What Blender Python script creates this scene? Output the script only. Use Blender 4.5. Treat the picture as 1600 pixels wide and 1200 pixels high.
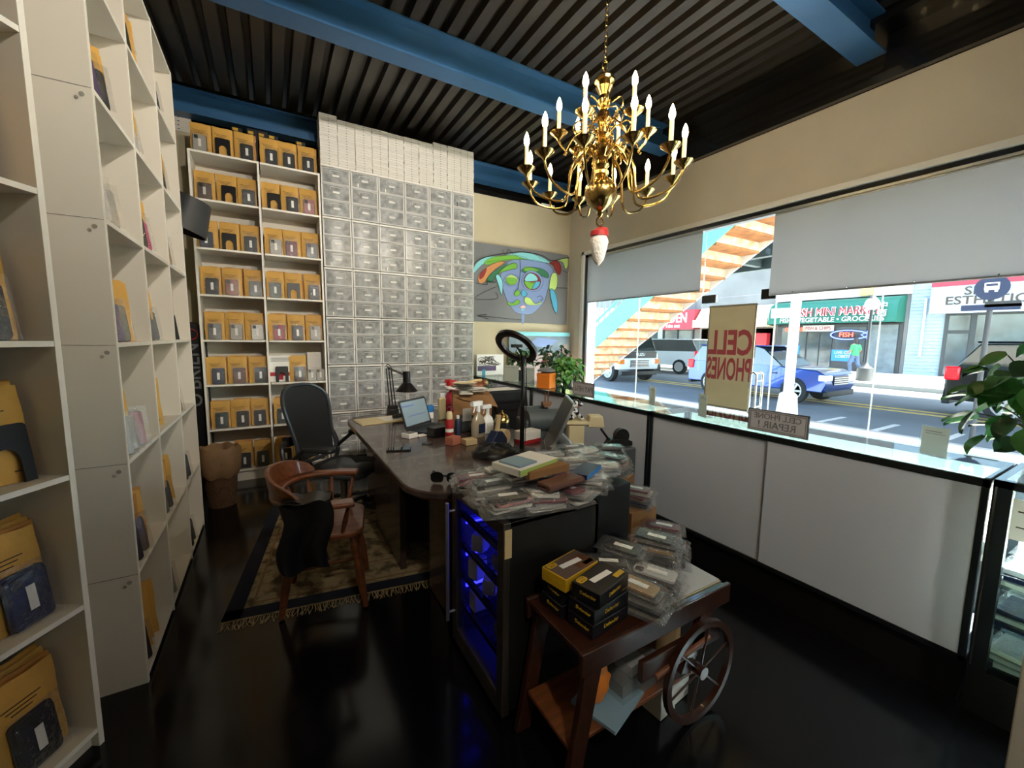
import bpy, math, random
from mathutils import Matrix, Vector
random.seed(7)
PI = math.pi
C = bpy.context.scene.collection
for o in list(bpy.data.objects): bpy.data.objects.remove(o)

# ---------------------------------------------------------------- camera, world, light, exposure
sc = bpy.context.scene
cam_d = bpy.data.cameras.new('camera'); cam = bpy.data.objects.new('camera', cam_d); C.objects.link(cam)
yaw, pit, rol = math.radians(30.48), math.radians(6.4), math.radians(0.715)
fwd = Vector((math.sin(yaw)*math.cos(pit), math.cos(yaw)*math.cos(pit), -math.sin(pit)))
rt = fwd.cross(Vector((0,0,1))).normalized(); up = rt.cross(fwd)
r2 = rt*math.cos(rol)+up*math.sin(rol); u2 = up*math.cos(rol)-rt*math.sin(rol)
cam.matrix_world = Matrix(((r2.x,u2.x,-fwd.x,0),(r2.y,u2.y,-fwd.y,0),(r2.z,u2.z,-fwd.z,1.5),(0,0,0,1)))
cam_d.sensor_width = 36; cam_d.lens = 637/1600*36; cam_d.clip_start = .02; cam_d.clip_end = 300
sc.camera = cam
sc.view_settings.view_transform = 'Standard'; sc.view_settings.look = 'None'
sc.view_settings.gamma = 1; sc.view_settings.use_curve_mapping = False
sc.view_settings.exposure = 1.6

wd = bpy.data.worlds.new('world'); sc.world = wd; wd.use_nodes = True
wn = wd.node_tree.nodes; wl = wd.node_tree.links; wn.clear()
sky = wn.new('ShaderNodeTexSky'); sky.sky_type = 'NISHITA'; sky.sun_disc = False
sky.sun_elevation = math.radians(58); sky.sun_rotation = math.radians(160); sky.dust_density = 2.0
bg = wn.new('ShaderNodeBackground'); bg.inputs['Strength'].default_value = .95
wo = wn.new('ShaderNodeOutputWorld')
wl.new(sky.outputs[0], bg.inputs[0]); wl.new(bg.outputs[0], wo.inputs[0])

def lamp(kind, name, loc, energy, col=(1,1,1), rot=None, **kw):
    d = bpy.data.lights.new(name, kind); d.energy = energy; d.color = col
    for k, v in kw.items(): setattr(d, k, v)
    o = bpy.data.objects.new(name, d); C.objects.link(o); o.location = loc
    if rot is not None: o.rotation_euler = rot
    return o
sun_dir = Vector((-.32, .42, -1)).normalized()
lamp('SUN', 'sun', (8,-4,20), 15, (1,.96,.88), sun_dir.to_track_quat('-Z','Y').to_euler(), angle=math.radians(.6))
SPOT_E = .38
BULB_E = 1.25      # each chandelier bulb

# ---------------------------------------------------------------- materials
MATS = {}
def lin(h):
    if isinstance(h, str):
        h = h.lstrip('#'); c = [int(h[i:i+2],16)/255 for i in (0,2,4)]
    else: c = h
    return tuple(((x+.055)/1.055)**2.4 if x > .04045 else x/12.92 for x in c)
def mat(name, col, rough=.5, metal=0, var=0, vs=6, bump=0, bs=40, emit=0, spec=.5, stretch=None, coat=0, col2=None, trans=0):
    if name in MATS: return name
    m = bpy.data.materials.new(name); m.use_nodes = True; nt = m.node_tree; n = nt.nodes; l = nt.links
    b = n['Principled BSDF']; c = lin(col)
    b.inputs['Base Color'].default_value = (*c,1); b.inputs['Roughness'].default_value = rough
    b.inputs['Metallic'].default_value = metal; b.inputs['Specular IOR Level'].default_value = spec
    b.inputs['Coat Weight'].default_value = coat
    if trans: b.inputs['Transmission Weight'].default_value = trans
    if emit:
        b.inputs['Emission Color'].default_value = (*c,1); b.inputs['Emission Strength'].default_value = emit
    if var or bump:
        tc = n.new('ShaderNodeTexCoord'); mp = n.new('ShaderNodeMapping'); l.new(tc.outputs['Object'], mp.inputs[0])
        if stretch: mp.inputs['Scale'].default_value = stretch
    if var:
        t = n.new('ShaderNodeTexNoise'); t.inputs['Scale'].default_value = vs; t.inputs['Detail'].default_value = 4
        l.new(mp.outputs[0], t.inputs[0])
        r = n.new('ShaderNodeValToRGB'); l.new(t.outputs[0], r.inputs[0])
        c2 = lin(col2) if col2 else tuple(x*(1-var) for x in c)
        c1 = c if col2 else tuple(min(1,x*(1+var*.5)) for x in c)
        r.color_ramp.elements[0].position = .3; r.color_ramp.elements[1].position = .7
        r.color_ramp.elements[0].color = (*c2,1); r.color_ramp.elements[1].color = (*c1,1)
        l.new(r.outputs[0], b.inputs['Base Color'])
    if bump:
        t2 = n.new('ShaderNodeTexNoise'); t2.inputs['Scale'].default_value = bs; l.new(mp.outputs[0], t2.inputs[0])
        bp = n.new('ShaderNodeBump'); bp.inputs['Strength'].default_value = bump; bp.inputs['Distance'].default_value = .01
        l.new(t2.outputs[0], bp.inputs['Height']); l.new(bp.outputs[0], b.inputs['Normal'])
    MATS[name] = m; return name
def glassy(name, tint, ior=1.45, rough=.02, opac=0, ocol='#ffffff', bump=0, bs=30, murk=None):
    """thin sheet: clear or milky film with surface reflection"""
    m = bpy.data.materials.new(name); m.use_nodes = True; nt = m.node_tree; n = nt.nodes; l = nt.links; n.clear()
    out = n.new('ShaderNodeOutputMaterial'); tr = n.new('ShaderNodeBsdfTransparent'); tr.inputs[0].default_value = (*lin(tint),1)
    gl = n.new('ShaderNodeBsdfGlossy'); gl.inputs['Roughness'].default_value = rough
    fr = n.new('ShaderNodeFresnel'); fr.inputs['IOR'].default_value = ior
    src = tr.outputs[0]
    if opac:
        df = n.new('ShaderNodeBsdfDiffuse'); df.inputs[0].default_value = (*lin(ocol),1)
        tl = n.new('ShaderNodeBsdfTranslucent'); tl.inputs[0].default_value = (*lin(ocol),1)
        ad = n.new('ShaderNodeMixShader'); ad.inputs[0].default_value = .35; l.new(df.outputs[0], ad.inputs[1]); l.new(tl.outputs[0], ad.inputs[2])
        mx = n.new('ShaderNodeMixShader'); mx.inputs[0].default_value = opac; l.new(tr.outputs[0], mx.inputs[1]); l.new(ad.outputs[0], mx.inputs[2])
        if murk:
            tc = n.new('ShaderNodeTexCoord'); ns = n.new('ShaderNodeTexNoise'); ns.inputs['Scale'].default_value = murk[0]
            oi = n.new('ShaderNodeObjectInfo'); va = n.new('ShaderNodeVectorMath'); va.operation = 'ADD'
            cb = n.new('ShaderNodeCombineXYZ'); mu = n.new('ShaderNodeMath'); mu.operation = 'MULTIPLY'; mu.inputs[1].default_value = 37
            l.new(oi.outputs['Random'], mu.inputs[0]); l.new(mu.outputs[0], cb.inputs[0])
            l.new(tc.outputs['Object'], va.inputs[0]); l.new(cb.outputs[0], va.inputs[1]); l.new(va.outputs[0], ns.inputs[0])
            mr = n.new('ShaderNodeMapRange'); mr.inputs[1].default_value = .3; mr.inputs[2].default_value = .7
            mr.inputs[3].default_value = opac-murk[1]; mr.inputs[4].default_value = min(1,opac+murk[1])
            l.new(ns.outputs[0], mr.inputs[0]); l.new(mr.outputs[0], mx.inputs[0])
        src = mx.outputs[0]
    ge = n.new('ShaderNodeNewGeometry'); sb = n.new('ShaderNodeMath'); sb.operation = 'SUBTRACT'; sb.inputs[0].default_value = 1; l.new(ge.outputs['Backfacing'], sb.inputs[1])
    mm = n.new('ShaderNodeMath'); mm.operation = 'MULTIPLY'; l.new(fr.outputs[0], mm.inputs[0]); l.new(sb.outputs[0], mm.inputs[1])
    m2 = n.new('ShaderNodeMixShader'); l.new(mm.outputs[0], m2.inputs[0]); l.new(src, m2.inputs[1]); l.new(gl.outputs[0], m2.inputs[2])
    l.new(m2.outputs[0], out.inputs[0])
    if bump:
        tc = n.new('ShaderNodeTexCoord'); t2 = n.new('ShaderNodeTexNoise'); t2.inputs['Scale'].default_value = bs
        l.new(tc.outputs['Object'], t2.inputs[0]); bp = n.new('ShaderNodeBump'); bp.inputs['Strength'].default_value = bump
        bp.inputs['Distance'].default_value = .01; l.new(t2.outputs[0], bp.inputs['Height'])
        l.new(bp.outputs[0], gl.inputs['Normal']); l.new(bp.outputs[0], fr.inputs['Normal'])
    MATS[name] = m; return name

# ---------------------------------------------------------------- mesh builder
def face_m(loc, nrm, upv=(0,0,1)):
    z = Vector(nrm).normalized(); u = Vector(upv); x = u.cross(z).normalized(); y = z.cross(x)
    return Matrix(((x.x,y.x,z.x,loc[0]),(x.y,y.y,z.y,loc[1]),(x.z,y.z,z.z,loc[2]),(0,0,0,1)))
def TR(x=0,y=0,z=0,rz=0,rx=0,ry=0,s=1):
    return Matrix.Translation((x,y,z)) @ Matrix.Rotation(rz,4,'Z') @ Matrix.Rotation(ry,4,'Y') @ Matrix.Rotation(rx,4,'X') @ Matrix.Diagonal((s,s,s,1))
TXT = {}
def text_mesh(s, ext, bold):
    k = (s, ext, bold)
    if k not in TXT:
        cu = bpy.data.curves.new('t', 'FONT'); cu.body = s; cu.size = 1; cu.align_x = 'CENTER'; cu.align_y = 'CENTER'
        cu.extrude = ext; cu.resolution_u = 3; cu.offset = bold
        o = bpy.data.objects.new('t', cu); C.objects.link(o)
        bpy.context.view_layer.update()
        me = bpy.data.meshes.new_from_object(o.evaluated_get(bpy.context.evaluated_depsgraph_get()))
        TXT[k] = ([tuple(v.co) for v in me.vertices], [tuple(p.vertices) for p in me.polygons])
        bpy.data.objects.remove(o); bpy.data.curves.remove(cu); bpy.data.meshes.remove(me)
    return TXT[k]
class MB:
    def __init__(s, m='white', T=None): s.v=[]; s.f=[]; s.fm=[]; s.ml=[]; s.T=T; s.mat(m)
    def mat(s, m):
        if m not in s.ml: s.ml.append(m)
        s.c = s.ml.index(m); return s
    def add(s, vs, fs, T=None):
        b = len(s.v)
        M = T if s.T is None else (s.T if T is None else s.T @ T)
        s.v += [tuple(M @ Vector(p)) for p in vs] if M is not None else [tuple(p) for p in vs]
        s.f += [tuple(i+b for i in f) for f in fs]; s.fm += [s.c]*len(fs); return s
    def box(s, x0,x1,y0,y1,z0,z1, T=None):
        return s.add([(x,y,z) for z in (z0,z1) for y in (y0,y1) for x in (x0,x1)],
            [(0,2,3,1),(4,5,7,6),(0,1,5,4),(2,6,7,3),(0,4,6,2),(1,3,7,5)], T)
    def prism(s, poly, z0, z1, T=None):
        n = len(poly)
        a = sum(poly[i][0]*poly[(i+1)%n][1]-poly[(i+1)%n][0]*poly[i][1] for i in range(n))
        if a < 0: poly = poly[::-1]
        return s.add([(x,y,z0) for x,y in poly]+[(x,y,z1) for x,y in poly],
            [tuple(range(n))[::-1], tuple(range(n,2*n))]+[(i,(i+1)%n,(i+1)%n+n,i+n) for i in range(n)], T)
    def rrect(s, w, h, r, z0, z1, T=None, n=4):
        return s.prism(rr(w,h,r,n), z0, z1, T)
    def rings(s, R, closed=False, caps=True, T=None):
        k = len(R[0]); n = len(R); vs = [p for r in R for p in r]; fs = []
        for i in range(n if closed else n-1):
            j = (i+1)%n
            for a in range(k): b = (a+1)%k; fs.append((i*k+a, i*k+b, j*k+b, j*k+a))
        if caps and not closed: fs += [tuple(range(k))[::-1], tuple(range((n-1)*k, n*k))]
        return s.add(vs, fs, T)
    def tube(s, pts, r, n=8, closed=False, T=None, flat=1):
        P = [Vector(p) for p in pts]; N = len(P); rs = r if hasattr(r,'__len__') else [r]*N
        R = []; prev = None
        for i in range(N):
            if closed: t = P[(i+1)%N]-P[i-1]
            else: t = P[min(i+1,N-1)]-P[max(i-1,0)]
            t = t.normalized() if t.length > 1e-9 else Vector((0,0,1))
            if prev is None:
                u = t.cross(Vector((0,0,1)) if abs(t.z) < .95 else Vector((0,1,0))).normalized()
            else:
                u = prev - t*prev.dot(t); u.normalize()
            prev = u; w = t.cross(u)
            R.append([P[i]+(u*math.cos(2*PI*a/n)+w*math.sin(2*PI*a/n)*flat)*rs[i] for a in range(n)])
        return s.rings(R, closed, True, T)
    def cyl(s, p0, p1, r0, r1=None, n=16, T=None): return s.tube([p0,p1],[r0,r0 if r1 is None else r1],n,False,T)
    def lathe(s, prof, n=20, T=None):
        return s.rings([[(r*math.cos(2*PI*a/n), r*math.sin(2*PI*a/n), z) for a in range(n)] for r,z in prof], False, True, T)
    def ball(s, c, r, n=12, m=8, T=None):
        rx,ry,rz = r if hasattr(r,'__len__') else (r,r,r)
        return s.rings([[(c[0]+rx*math.sin(PI*(j+.02)/(m+.04))*math.cos(2*PI*a/n), c[1]+ry*math.sin(PI*(j+.02)/(m+.04))*math.sin(2*PI*a/n), c[2]-rz*math.cos(PI*(j+.02)/(m+.04))) for a in range(n)] for j in range(m+1)], False, True, T)
    def grid(s, fn, nu, nv, T=None):
        vs = [fn(i/nu, j/nv) for j in range(nv+1) for i in range(nu+1)]
        return s.add(vs, [(j*(nu+1)+i, j*(nu+1)+i+1, (j+1)*(nu+1)+i+1, (j+1)*(nu+1)+i) for j in range(nv) for i in range(nu)], T)
    def text(s, t, size, T, ext=.01, bold=0, wx=1):
        v, f = text_mesh(t, ext, bold)
        return s.add([(x*size*wx, y*size, z) for x,y,z in v], f, T)
    def mesh(s, name='m', smooth=True, ang=38):
        me = bpy.data.meshes.new(name); me.from_pydata(s.v, [], s.f)
        for m in s.ml: me.materials.append(MATS[m])
        me.polygons.foreach_set('material_index', s.fm)
        if smooth:
            me.polygons.foreach_set('use_smooth', [True]*len(s.f)); me.update()
            me.set_sharp_from_angle(angle=math.radians(ang))
        me.update(); return me
    def build(s, name, parent=None, bev=0, smooth=True, sub=0):
        o = bpy.data.objects.new(name, s.mesh(name, smooth)); C.objects.link(o)
        if parent is not None: o.parent = parent
        if bev:
            b = o.modifiers.new('b','BEVEL'); b.width = bev; b.segments = 2; b.limit_method = 'ANGLE'; b.angle_limit = math.radians(40)
        if sub:
            b = o.modifiers.new('s','SUBSURF'); b.levels = sub; b.render_levels = sub
        return o
def rr(w, h, r, n=4):
    P = []
    for cx,cy,a0 in ((w/2-r,h/2-r,0),(-w/2+r,h/2-r,90),(-w/2+r,-h/2+r,180),(w/2-r,-h/2+r,270)):
        for k in range(n+1):
            a = math.radians(a0+90*k/n); P.append((cx+r*math.cos(a), cy+r*math.sin(a)))
    return P
def spline(pts, k=6, closed=False):
    P = [Vector(p) for p in pts]; n = len(P); out = []
    for i in range(n if closed else n-1):
        if closed: a,b,c,d = P[i-1],P[i],P[(i+1)%n],P[(i+2)%n]
        else: a,b,c,d = P[max(i-1,0)],P[i],P[i+1],P[min(i+2,n-1)]
        for j in range(k):
            t = j/k; out.append(.5*((2*b)+(c-a)*t+(2*a-5*b+4*c-d)*t*t+(3*b-a-3*c+d)*t**3))
    if not closed: out.append(P[-1])
    return out
def tag(o, label=None, cat=None, group=None, kind=None):
    if label: o['label'] = label
    if cat: o['category'] = cat
    if group: o['group'] = group
    if kind: o['kind'] = kind
    return o
def thing(name, label, cat, loc=(0,0,0), rz=0, group=None):
    o = bpy.data.objects.new(name, None); C.objects.link(o); o.location = loc; o.rotation_euler = (0,0,rz)
    o.empty_display_size = .1
    return tag(o, label, cat, group)
def struct(name, mb, parent=None, **k):
    o = mb.build(name, parent, **k)
    if parent is None: o['kind'] = 'structure'
    return o
def copy_tree(o, parent=None):
    c = o.copy(); C.objects.link(c)
    if parent is not None: c.parent = parent
    for ch in list(o.children): copy_tree(ch, c)
    return c
def inst(name, me, parent=None, M=None):
    o = bpy.data.objects.new(name, me); C.objects.link(o)
    if parent is not None: o.parent = parent
    if M is not None: o.matrix_local = M
    return o
ORD = ['first','second','third','fourth','fifth','sixth','seventh','eighth','ninth','tenth','eleventh','twelfth','thirteenth','fourteenth','fifteenth','sixteenth','seventeenth','eighteenth','nineteenth','twentieth']

# palette
mat('white','#e9e6e0',.55); mat('black','#0b0b0c',.4); mat('wall','#c6bb9e',.75,var=.06,vs=2,bump=.06,bs=120)
mat('wall_r','#d3c9b8',.75,var=.06,vs=2,bump=.06,bs=120)
mat('floor','#0d0d0f',.16,var=.3,vs=3,spec=.4,bump=.02,bs=3)
mat('deck','#37332f',.42,metal=.3,var=.2,vs=5); mat('blue_steel','#2f5f8c',.38,metal=.15,var=.12,vs=3,coat=.2)
mat('dark_steel','#242425',.22,metal=.3,coat=.3); mat('melamine','#ded7ca',.5,var=.03,vs=3); mat('melamine_edge','#f3efe6',.5)
mat('panel','#d2d8e4',.6,var=.03,vs=2); mat('case_frame','#23282b',.4,metal=.5); mat('case_black','#0d0d0d',.5)
mat('chrome','#d9dadc',.15,metal=1); mat('brass','#b79a5e',.2,metal=1,var=.15,vs=20); mat('steel','#9a9b9c',.3,metal=1)
mat('alu','#b9bdc0',.35,metal=.9); glassy('shade','#9b9b96',1.02,.9,opac=.985,ocol='#8b8988'); mat('envelope','#d3a24c',.6,var=.12,vs=9,bump=.15,bs=60)
mat('envelope_b','#b8803a',.6,var=.12,vs=9,bump=.15,bs=60); mat('ink','#3a2c1c',.6); mat('paper','#e4e0d6',.7,var=.05,vs=12)
mat('box_white','#dedad2',.45); mat('box_line','#6e6a64',.7)
mat('wood','#7a4526',.35,var=.45,vs=5,stretch=(1,8,8),coat=.3); mat('wood_dark','#3a1d12',.3,var=.4,vs=5,stretch=(6,1,6),coat=.3)
mat('desk','#574540',.27,var=.5,vs=3,stretch=(6,1,1),coat=.3,col2='#3a2b27'); mat('brown_box','#8a6238',.75,var=.1,vs=5)
mat('label','#efeeea',.6); mat('otter_y','#c99f1c',.5); mat('otter_b','#15151a',.35); mat('leaf','#3f7a34',.45,var=.4,vs=14,spec=.4)
mat('leaf2','#5c9440',.45,var=.4,vs=14); mat('leaf_dark','#274a2b',.4,var=.4,vs=10); mat('stem','#4d4a2c',.7)
mat('orange','#d9781f',.5); mat('red','#a51e23',.6); mat('crimson','#8f1f33',.4); mat('navy','#1d2a44',.5); mat('teal','#5fb5a4',.5)
mat('grey','#77787a',.6); mat('dark_grey','#303234',.5); mat('tan','#c9b184',.6); mat('beige','#d8c89c',.55); mat('pink','#d4407c',.5)
mat('bulb','#ffdf9e',.3,emit=26); mat('candle','#f3e3b8',.5)
glassy('window_glass','#f3f8f5',1.25); glassy('case_glass','#e9f3ef',1.6)
glassy('film','#f8f8f8',1.8,.10,opac=.05,bump=1.0,bs=50); glassy('frosted','#d5d8d9',1.35,.25,opac=.58,ocol='#e2e4e4',murk=(16,.2))
glassy('frosted_frame','#e4e6e6',1.35,.3,opac=.88,ocol='#f2f2f0'); glassy('fridge_glass','#f0f0f8',1.12,.03); glassy('card','#ffffff',1.2,.4,opac=.97,ocol='#f1eee6'); glassy('acrylic','#eef2f0',1.45,.03,opac=.12)
# ================================================================ room shell
XW, YB, ZT = 4.19, 5.35, 3.49       # window wall, back wall, top of the painted walls
XL, YF = -1.45, -2.6
struct('floor', MB('floor').box(XL-.2, XW+.35, YF-.2, YB+.4, -.2, 0))
def corrug():
    m = MB('deck'); p = .152; prof = []; x = XL-.1
    while x < XW+.25:
        prof += [(x,3.95),(x+.085,3.95),(x+.1,4.01),(x+.137,4.01)]; x += p
    vs = [(a,y,z) for y in (YF-.1,YB+.5) for a,z in prof]; n = len(prof)
    vs += [(a,y,4.2) for y in (YF-.1,YB+.5) for a,z in prof]
    fs = [(i,i+n,i+n+1,i+1) for i in range(n-1)]+[(2*n+i,2*n+i+1,3*n+i+1,3*n+i) for i in range(n-1)]
    return m.add(vs, fs)
struct('ceiling', corrug(), smooth=False)
# painted walls
struct('wall_back', MB('wall').box(XL-.1, XW+.3, YB, YB+.25, 0, ZT))
struct('wall_left', MB('wall').box(XL-.2, XL, YF, YB, 0, 3.96))
struct('wall_front', MB('wall_r').box(XL-.2, XW+.3, YF-.2, YF, 0, 3.96))
WY0, WY1, WZ0, WZ1 = -.9, 5.02, .10, 2.82
struct('wall_right', MB('wall_r').box(XW, XW+.25, YF, WY0, 0, ZT).box(XW, XW+.25, WY1, YB, 0, ZT).box(XW, XW+.25, WY0, WY1, WZ1, ZT).box(XW, XW+.25, WY0, WY1, 0, WZ0))
struct('trim_1', MB('wall_r').box(2.02, 2.2, .03, .2, 0, 3.7), bev=.004)   # end of the partition beside the camera
# dark steel above the walls
def ibeam(m, a, b, c, w, h, z, axis):
    # a..b along axis, centre c across, bottom z
    t = .014
    def bx(p0,p1,q0,q1,z0,z1):
        if axis == 'x': m.box(p0,p1,q0,q1,z0,z1)
        else: m.box(q0,q1,p0,p1,z0,z1)
    bx(a,b,c-w/2,c+w/2,z,z+t); bx(a,b,c-w/2,c+w/2,z+h-t,z+h); bx(a,b,c-.006,c+.006,z+t,z+h-t)
    return m
struct('trim_2', MB('dark_steel').box(XL-.1,XW+.3,YB+.17,YB+.25,ZT,3.95).box(XL-.1,XW+.3,YB+.0,YB+.17,3.90,3.95))
struct('trim_3', MB('dark_steel').box(XW-.06,XW+.22,YF,YB+.2,ZT+.005,ZT+.025).box(XW+.06,XW+.09,YF,YB+.2,ZT+.025,3.95).box(XW-.16,XW+.22,YF,YB+.2,3.88,3.945))
for i,(y,lab) in enumerate(((5.275,'blue painted steel ceiling beam nearest the back wall'),(3.475,'blue painted steel ceiling beam crossing behind the chandelier'),(1.56,'blue painted steel ceiling beam at upper right, in front of the chandelier'))):
    o = ibeam(MB('blue_steel'), XL, XW-.07, y, .15 if i==0 else .185, .23 if i==0 else .26, 3.62 if i==0 else 3.685, 'x').build('steel_beam')
    tag(o, lab, 'ceiling beam')
# baseboard of the window wall
struct('baseboard_back', MB('black').box(2.35, XW, YB-.015, YB, 0, .1))
# ---------------- window wall: frames, glass, door
w = thing('window_1', None, None, (0,0,0)); w['kind'] = 'structure'
fr = MB('white'); X0, X1 = XW-.01, XW+.13
fr.box(X0-.02,X1+.12,WY1-.06,WY1,WZ0,WZ1).box(X0-.02,X1,WY0,WY1,WZ1-.05,WZ1).box(X0-.02,X1,WY0,WY1,WZ0-.02,WZ0+.05)
fr.mat('dark_steel').box(X0+.01,X0+.05,WY1-.13,WY1-.06,WZ0,WZ1-.05).box(X0+.01,X0+.05,WY0,WY1-.06,WZ1-.09,WZ1-.05)
fr.mat('alu').box(X0+.0,X0+.07,WY1-.17,WY1-.13,WZ0,WZ1-.09).box(X0,X0+.07,WY0,WY1-.13,WZ1-.115,WZ1-.09)
fr.build('frame', w, bev=.003)
gx = XW+.10; D0, D1, DZ = 2.2, 3.0, 1.97
for a,b,z0,z1 in ((3.945,WY1-.06,WZ0,WZ1),(3.005,3.94,WZ0,WZ1),(D0,D1,DZ+.01,WZ1),(1.385,2.195,WZ0,WZ1),(.55,1.38,WZ0,WZ1),(WY0,.545,WZ0,WZ1)):
    MB('window_glass').box(gx,gx+.012,a,b,z0,z1).build('glass_pane', w)
    MB('acrylic').box(gx-.003,gx+.015,b-.001,b+.006,z0,z1).build('glass_joint', w)
d = thing('door_1', None, None, (gx,D0,0)); d['kind'] = 'structure'
MB('window_glass').box(0,.012,.004,D1-D0-.004,.02,DZ).build('glass_leaf', d)
pf = MB('dark_steel').box(-.015,.027,0,.14,DZ-.05,DZ+.05).box(-.015,.027,D1-D0-.17,D1-D0,DZ-.05,DZ+.04).box(-.015,.027,0,.14,0,.08)
pf.build('patch_fitting', d, bev=.003)
h = MB('chrome')
for sx in (-.05,.062):
    h.tube(spline([(sx,.1,.8),(sx,.1,1.13),(sx,.105,1.165),(sx,.13,1.18),(sx,.155,1.165),(sx,.16,1.13),(sx,.16,.8),(sx,.155,.765),(sx,.13,.75),(sx,.105,.765)],4,True),.011,8,True)
h.cyl((-.05,.1,1.1),(.062,.1,1.1),.009).cyl((-.05,.1,.83),(.062,.1,.83),.009)
h.build('handle', d)
MB('otter_b').box(-.006,-.002,.16,.32,1.33,1.5).mat('label').text('yco',.07,face_m((-.007,.25,1.43),(-1,0,0)),.0008,.01).build('sticker', d)
# poster hanging on the door glass, its lettering seen from behind
mat('poster','#cdbf9c',.8,var=.05,vs=6); mat('poster_red','#a8434a',.7); mat('poster_edge','#8d8574',.7)
p = thing('poster', 'beige cell phones poster with red letters hanging on the glass door', 'poster', (gx-.03,2.62,.775))
m = MB('poster').box(-.003,.003,-.255,.255,0,1.1)
m.mat('poster_edge').box(-.006,.006,-.262,.262,1.09,1.11).box(-.006,.006,-.262,.262,-.01,.012).box(-.005,.005,-.262,-.248,0,1.1).box(-.005,.005,.248,.262,0,1.1)
m.build('sheet', p)
m = MB('poster_red'); T = face_m((0,0,.695),(1,0,0))
m.text('CELL',.36,T,.0045,.03,.62).text('PHONES',.33,face_m((0,0,.41),(1,0,0)),.0045,.025,.40); m.build('lettering', p)
# roller shades
for i,(a,b,zb,lab) in enumerate(((2.95,4.84,2.055,'grey roller shade pulled halfway down over the left window pane'),(-.7,2.2,1.945,'wide grey roller shade pulled halfway down at the right'))):
    t = thing('roller_shade', lab, 'window shade', (XW-.035,a,0))
    MB('shade').grid(lambda u,v: (.004*math.sin(u*9+v*2)*v, u*(b-a), WZ1-.13+(zb-(WZ1-.13))*v), 30, 8).build('fabric', t)
    MB('shade').cyl((.008,0,zb),(.008,b-a,zb),.009).build('bottom_rail', t)
    MB('alu').cyl((.012,0,WZ1-.13),(.012,b-a,WZ1-.13),.014).build('roller_tube', t)
    q = MB('chrome')
    for k in range(7): q.ball((-.006,(b-a)*(k+.5)/7,zb+.012),.006,6,4)
    q.build('snaps', t)

# ================================================================ exterior
mat('asphalt','#6d7276',.85,var=.18,vs=.8,bump=.3,bs=30); mat('walk','#e0ddd6',.85,var=.12,vs=1.5,bump=.1,bs=30); mat('yellow_line','#d6b45e',.8)
mat('kerb','#a3a19c',.85); mat('brick_blue','#8f9ea4',.8,var=.08,vs=4); mat('facade','#6b6863',.8,var=.2,vs=.6)
mat('green_awn','#0c5440',.5); mat('grey_awn','#8f9498',.6); mat('shop_dark','#2a2c2d',.3); mat('shop_glass','#3d4748',.12,var=.6,vs=1.2,spec=.8)
mat('neon_red','#ff4a3a',.4,emit=2.2); mat('neon_blue','#5a6cff',.4,emit=2.2); mat('sign_white','#c4c3bd',.6); mat('poster_blue','#2c7cc4',.6)
mat('paint_white','#cfcdc8',.6,var=.1,vs=4); mat('el_steel','#4b5a5c',.6,var=.2,vs=1); mat('step_wood','#a36a3c',.7,var=.4,vs=6); mat('riser','#b99a72',.8,var=.5,vs=9,col2='#e0d6c0')
mat('maroon','#8d2530',.6); mat('shutter','#6d7678',.5,metal=.3,var=.3,vs=3)
struct('ground', MB('asphalt').box(8.9,19.0,-16,40,-.4,-.15))
struct('sidewalk_near', MB('walk').box(XW+.25,8.75,-16,40,-.2,-.01).mat('kerb').box(8.75,8.9,-16,40,-.2,-.005))
struct('sidewalk_far', MB('walk').box(19.15,26.5,-16,40,-.2,0).mat('kerb').box(19.0,19.15,-16,40,-.2,.0))
m = MB('yellow_line').box(13.0,13.2,-10,12,-.15,-.146).box(13.5,13.7,-10,12,-.15,-.146).mat('sign_white')
for k in range(12): m.box(9.2,10.9,-6+k*.9,-5.9+k*.9,-.15,-.146)
tag(m.build('road_marking'), 'yellow and white painted road lines on the street outside', 'road marking')
# buildings opposite
FX = 26.5
def bar_sign(m, y0,y1,z0,z1,dx=.06): m.box(FX-dx,FX,y0,y1,z0,z1)
b = thing('shop_building', 'building with the red garden restaurant sign across the street', 'building', (0,0,0))
MB('facade').box(FX,FX+5,19.02,38,0,12).build('wall', b)
m = MB('maroon'); m.box(FX-.7,FX,18.6,23.5,2.3,3.7); m.mat('sign_white').text('GARDEN',.95,face_m((FX-.71,20.7,3.1),(-1,0,0)),.01,.02,.8).text('to Take out',.35,face_m((FX-.71,20.6,2.55),(-1,0,0)),.01,.01); m.build('sign', b)
m = MB('shop_glass').box(FX-.05,FX,13.6,18.4,.5,2.3).box(FX-.05,FX,19.2,23.2,.4,2.2); m.build('shop_window', b)
m = MB('shop_dark')
for y in (19.1,20.4,21.7,23.2): m.box(FX-.15,FX-.04,y-.06,y+.06,0,2.3)
m.build('mullion', b)
b = thing('shop_building', 'building with the cream awning ending in INC across the street', 'building')
MB('facade').box(FX,FX+5,13.42,19,0,12).build('wall', b)
m = MB('grey_awn'); m.mat('beige').add([(FX-.05,13.5,3.75),(FX-.05,18.5,3.75),(FX-1,18.5,2.5),(FX-1,13.5,2.5),(FX,13.5,2.4),(FX,18.5,2.4)],[(0,1,2,3),(3,2,5,4)])
m.box(FX-.99,FX-.9,13.5,18.5,2.4,2.9).mat('maroon').text('INC',.5,face_m((FX-1.0,14.9,2.72),(-1,0,0)),.01,.02); m.build('awning', b)
MB('shop_glass').box(FX-.05,FX,13.6,18.4,.5,2.3).build('shop_window', b)
MB('red').box(FX-.5,FX-.1,13.7,14.9,.7,2.0).build('display_board', b)
b = thing('shop_building', 'fish market building with green awning across the street', 'building')
MB('facade').box(FX,FX+5,7.47,13.4,0,12).build('wall', b)
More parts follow.
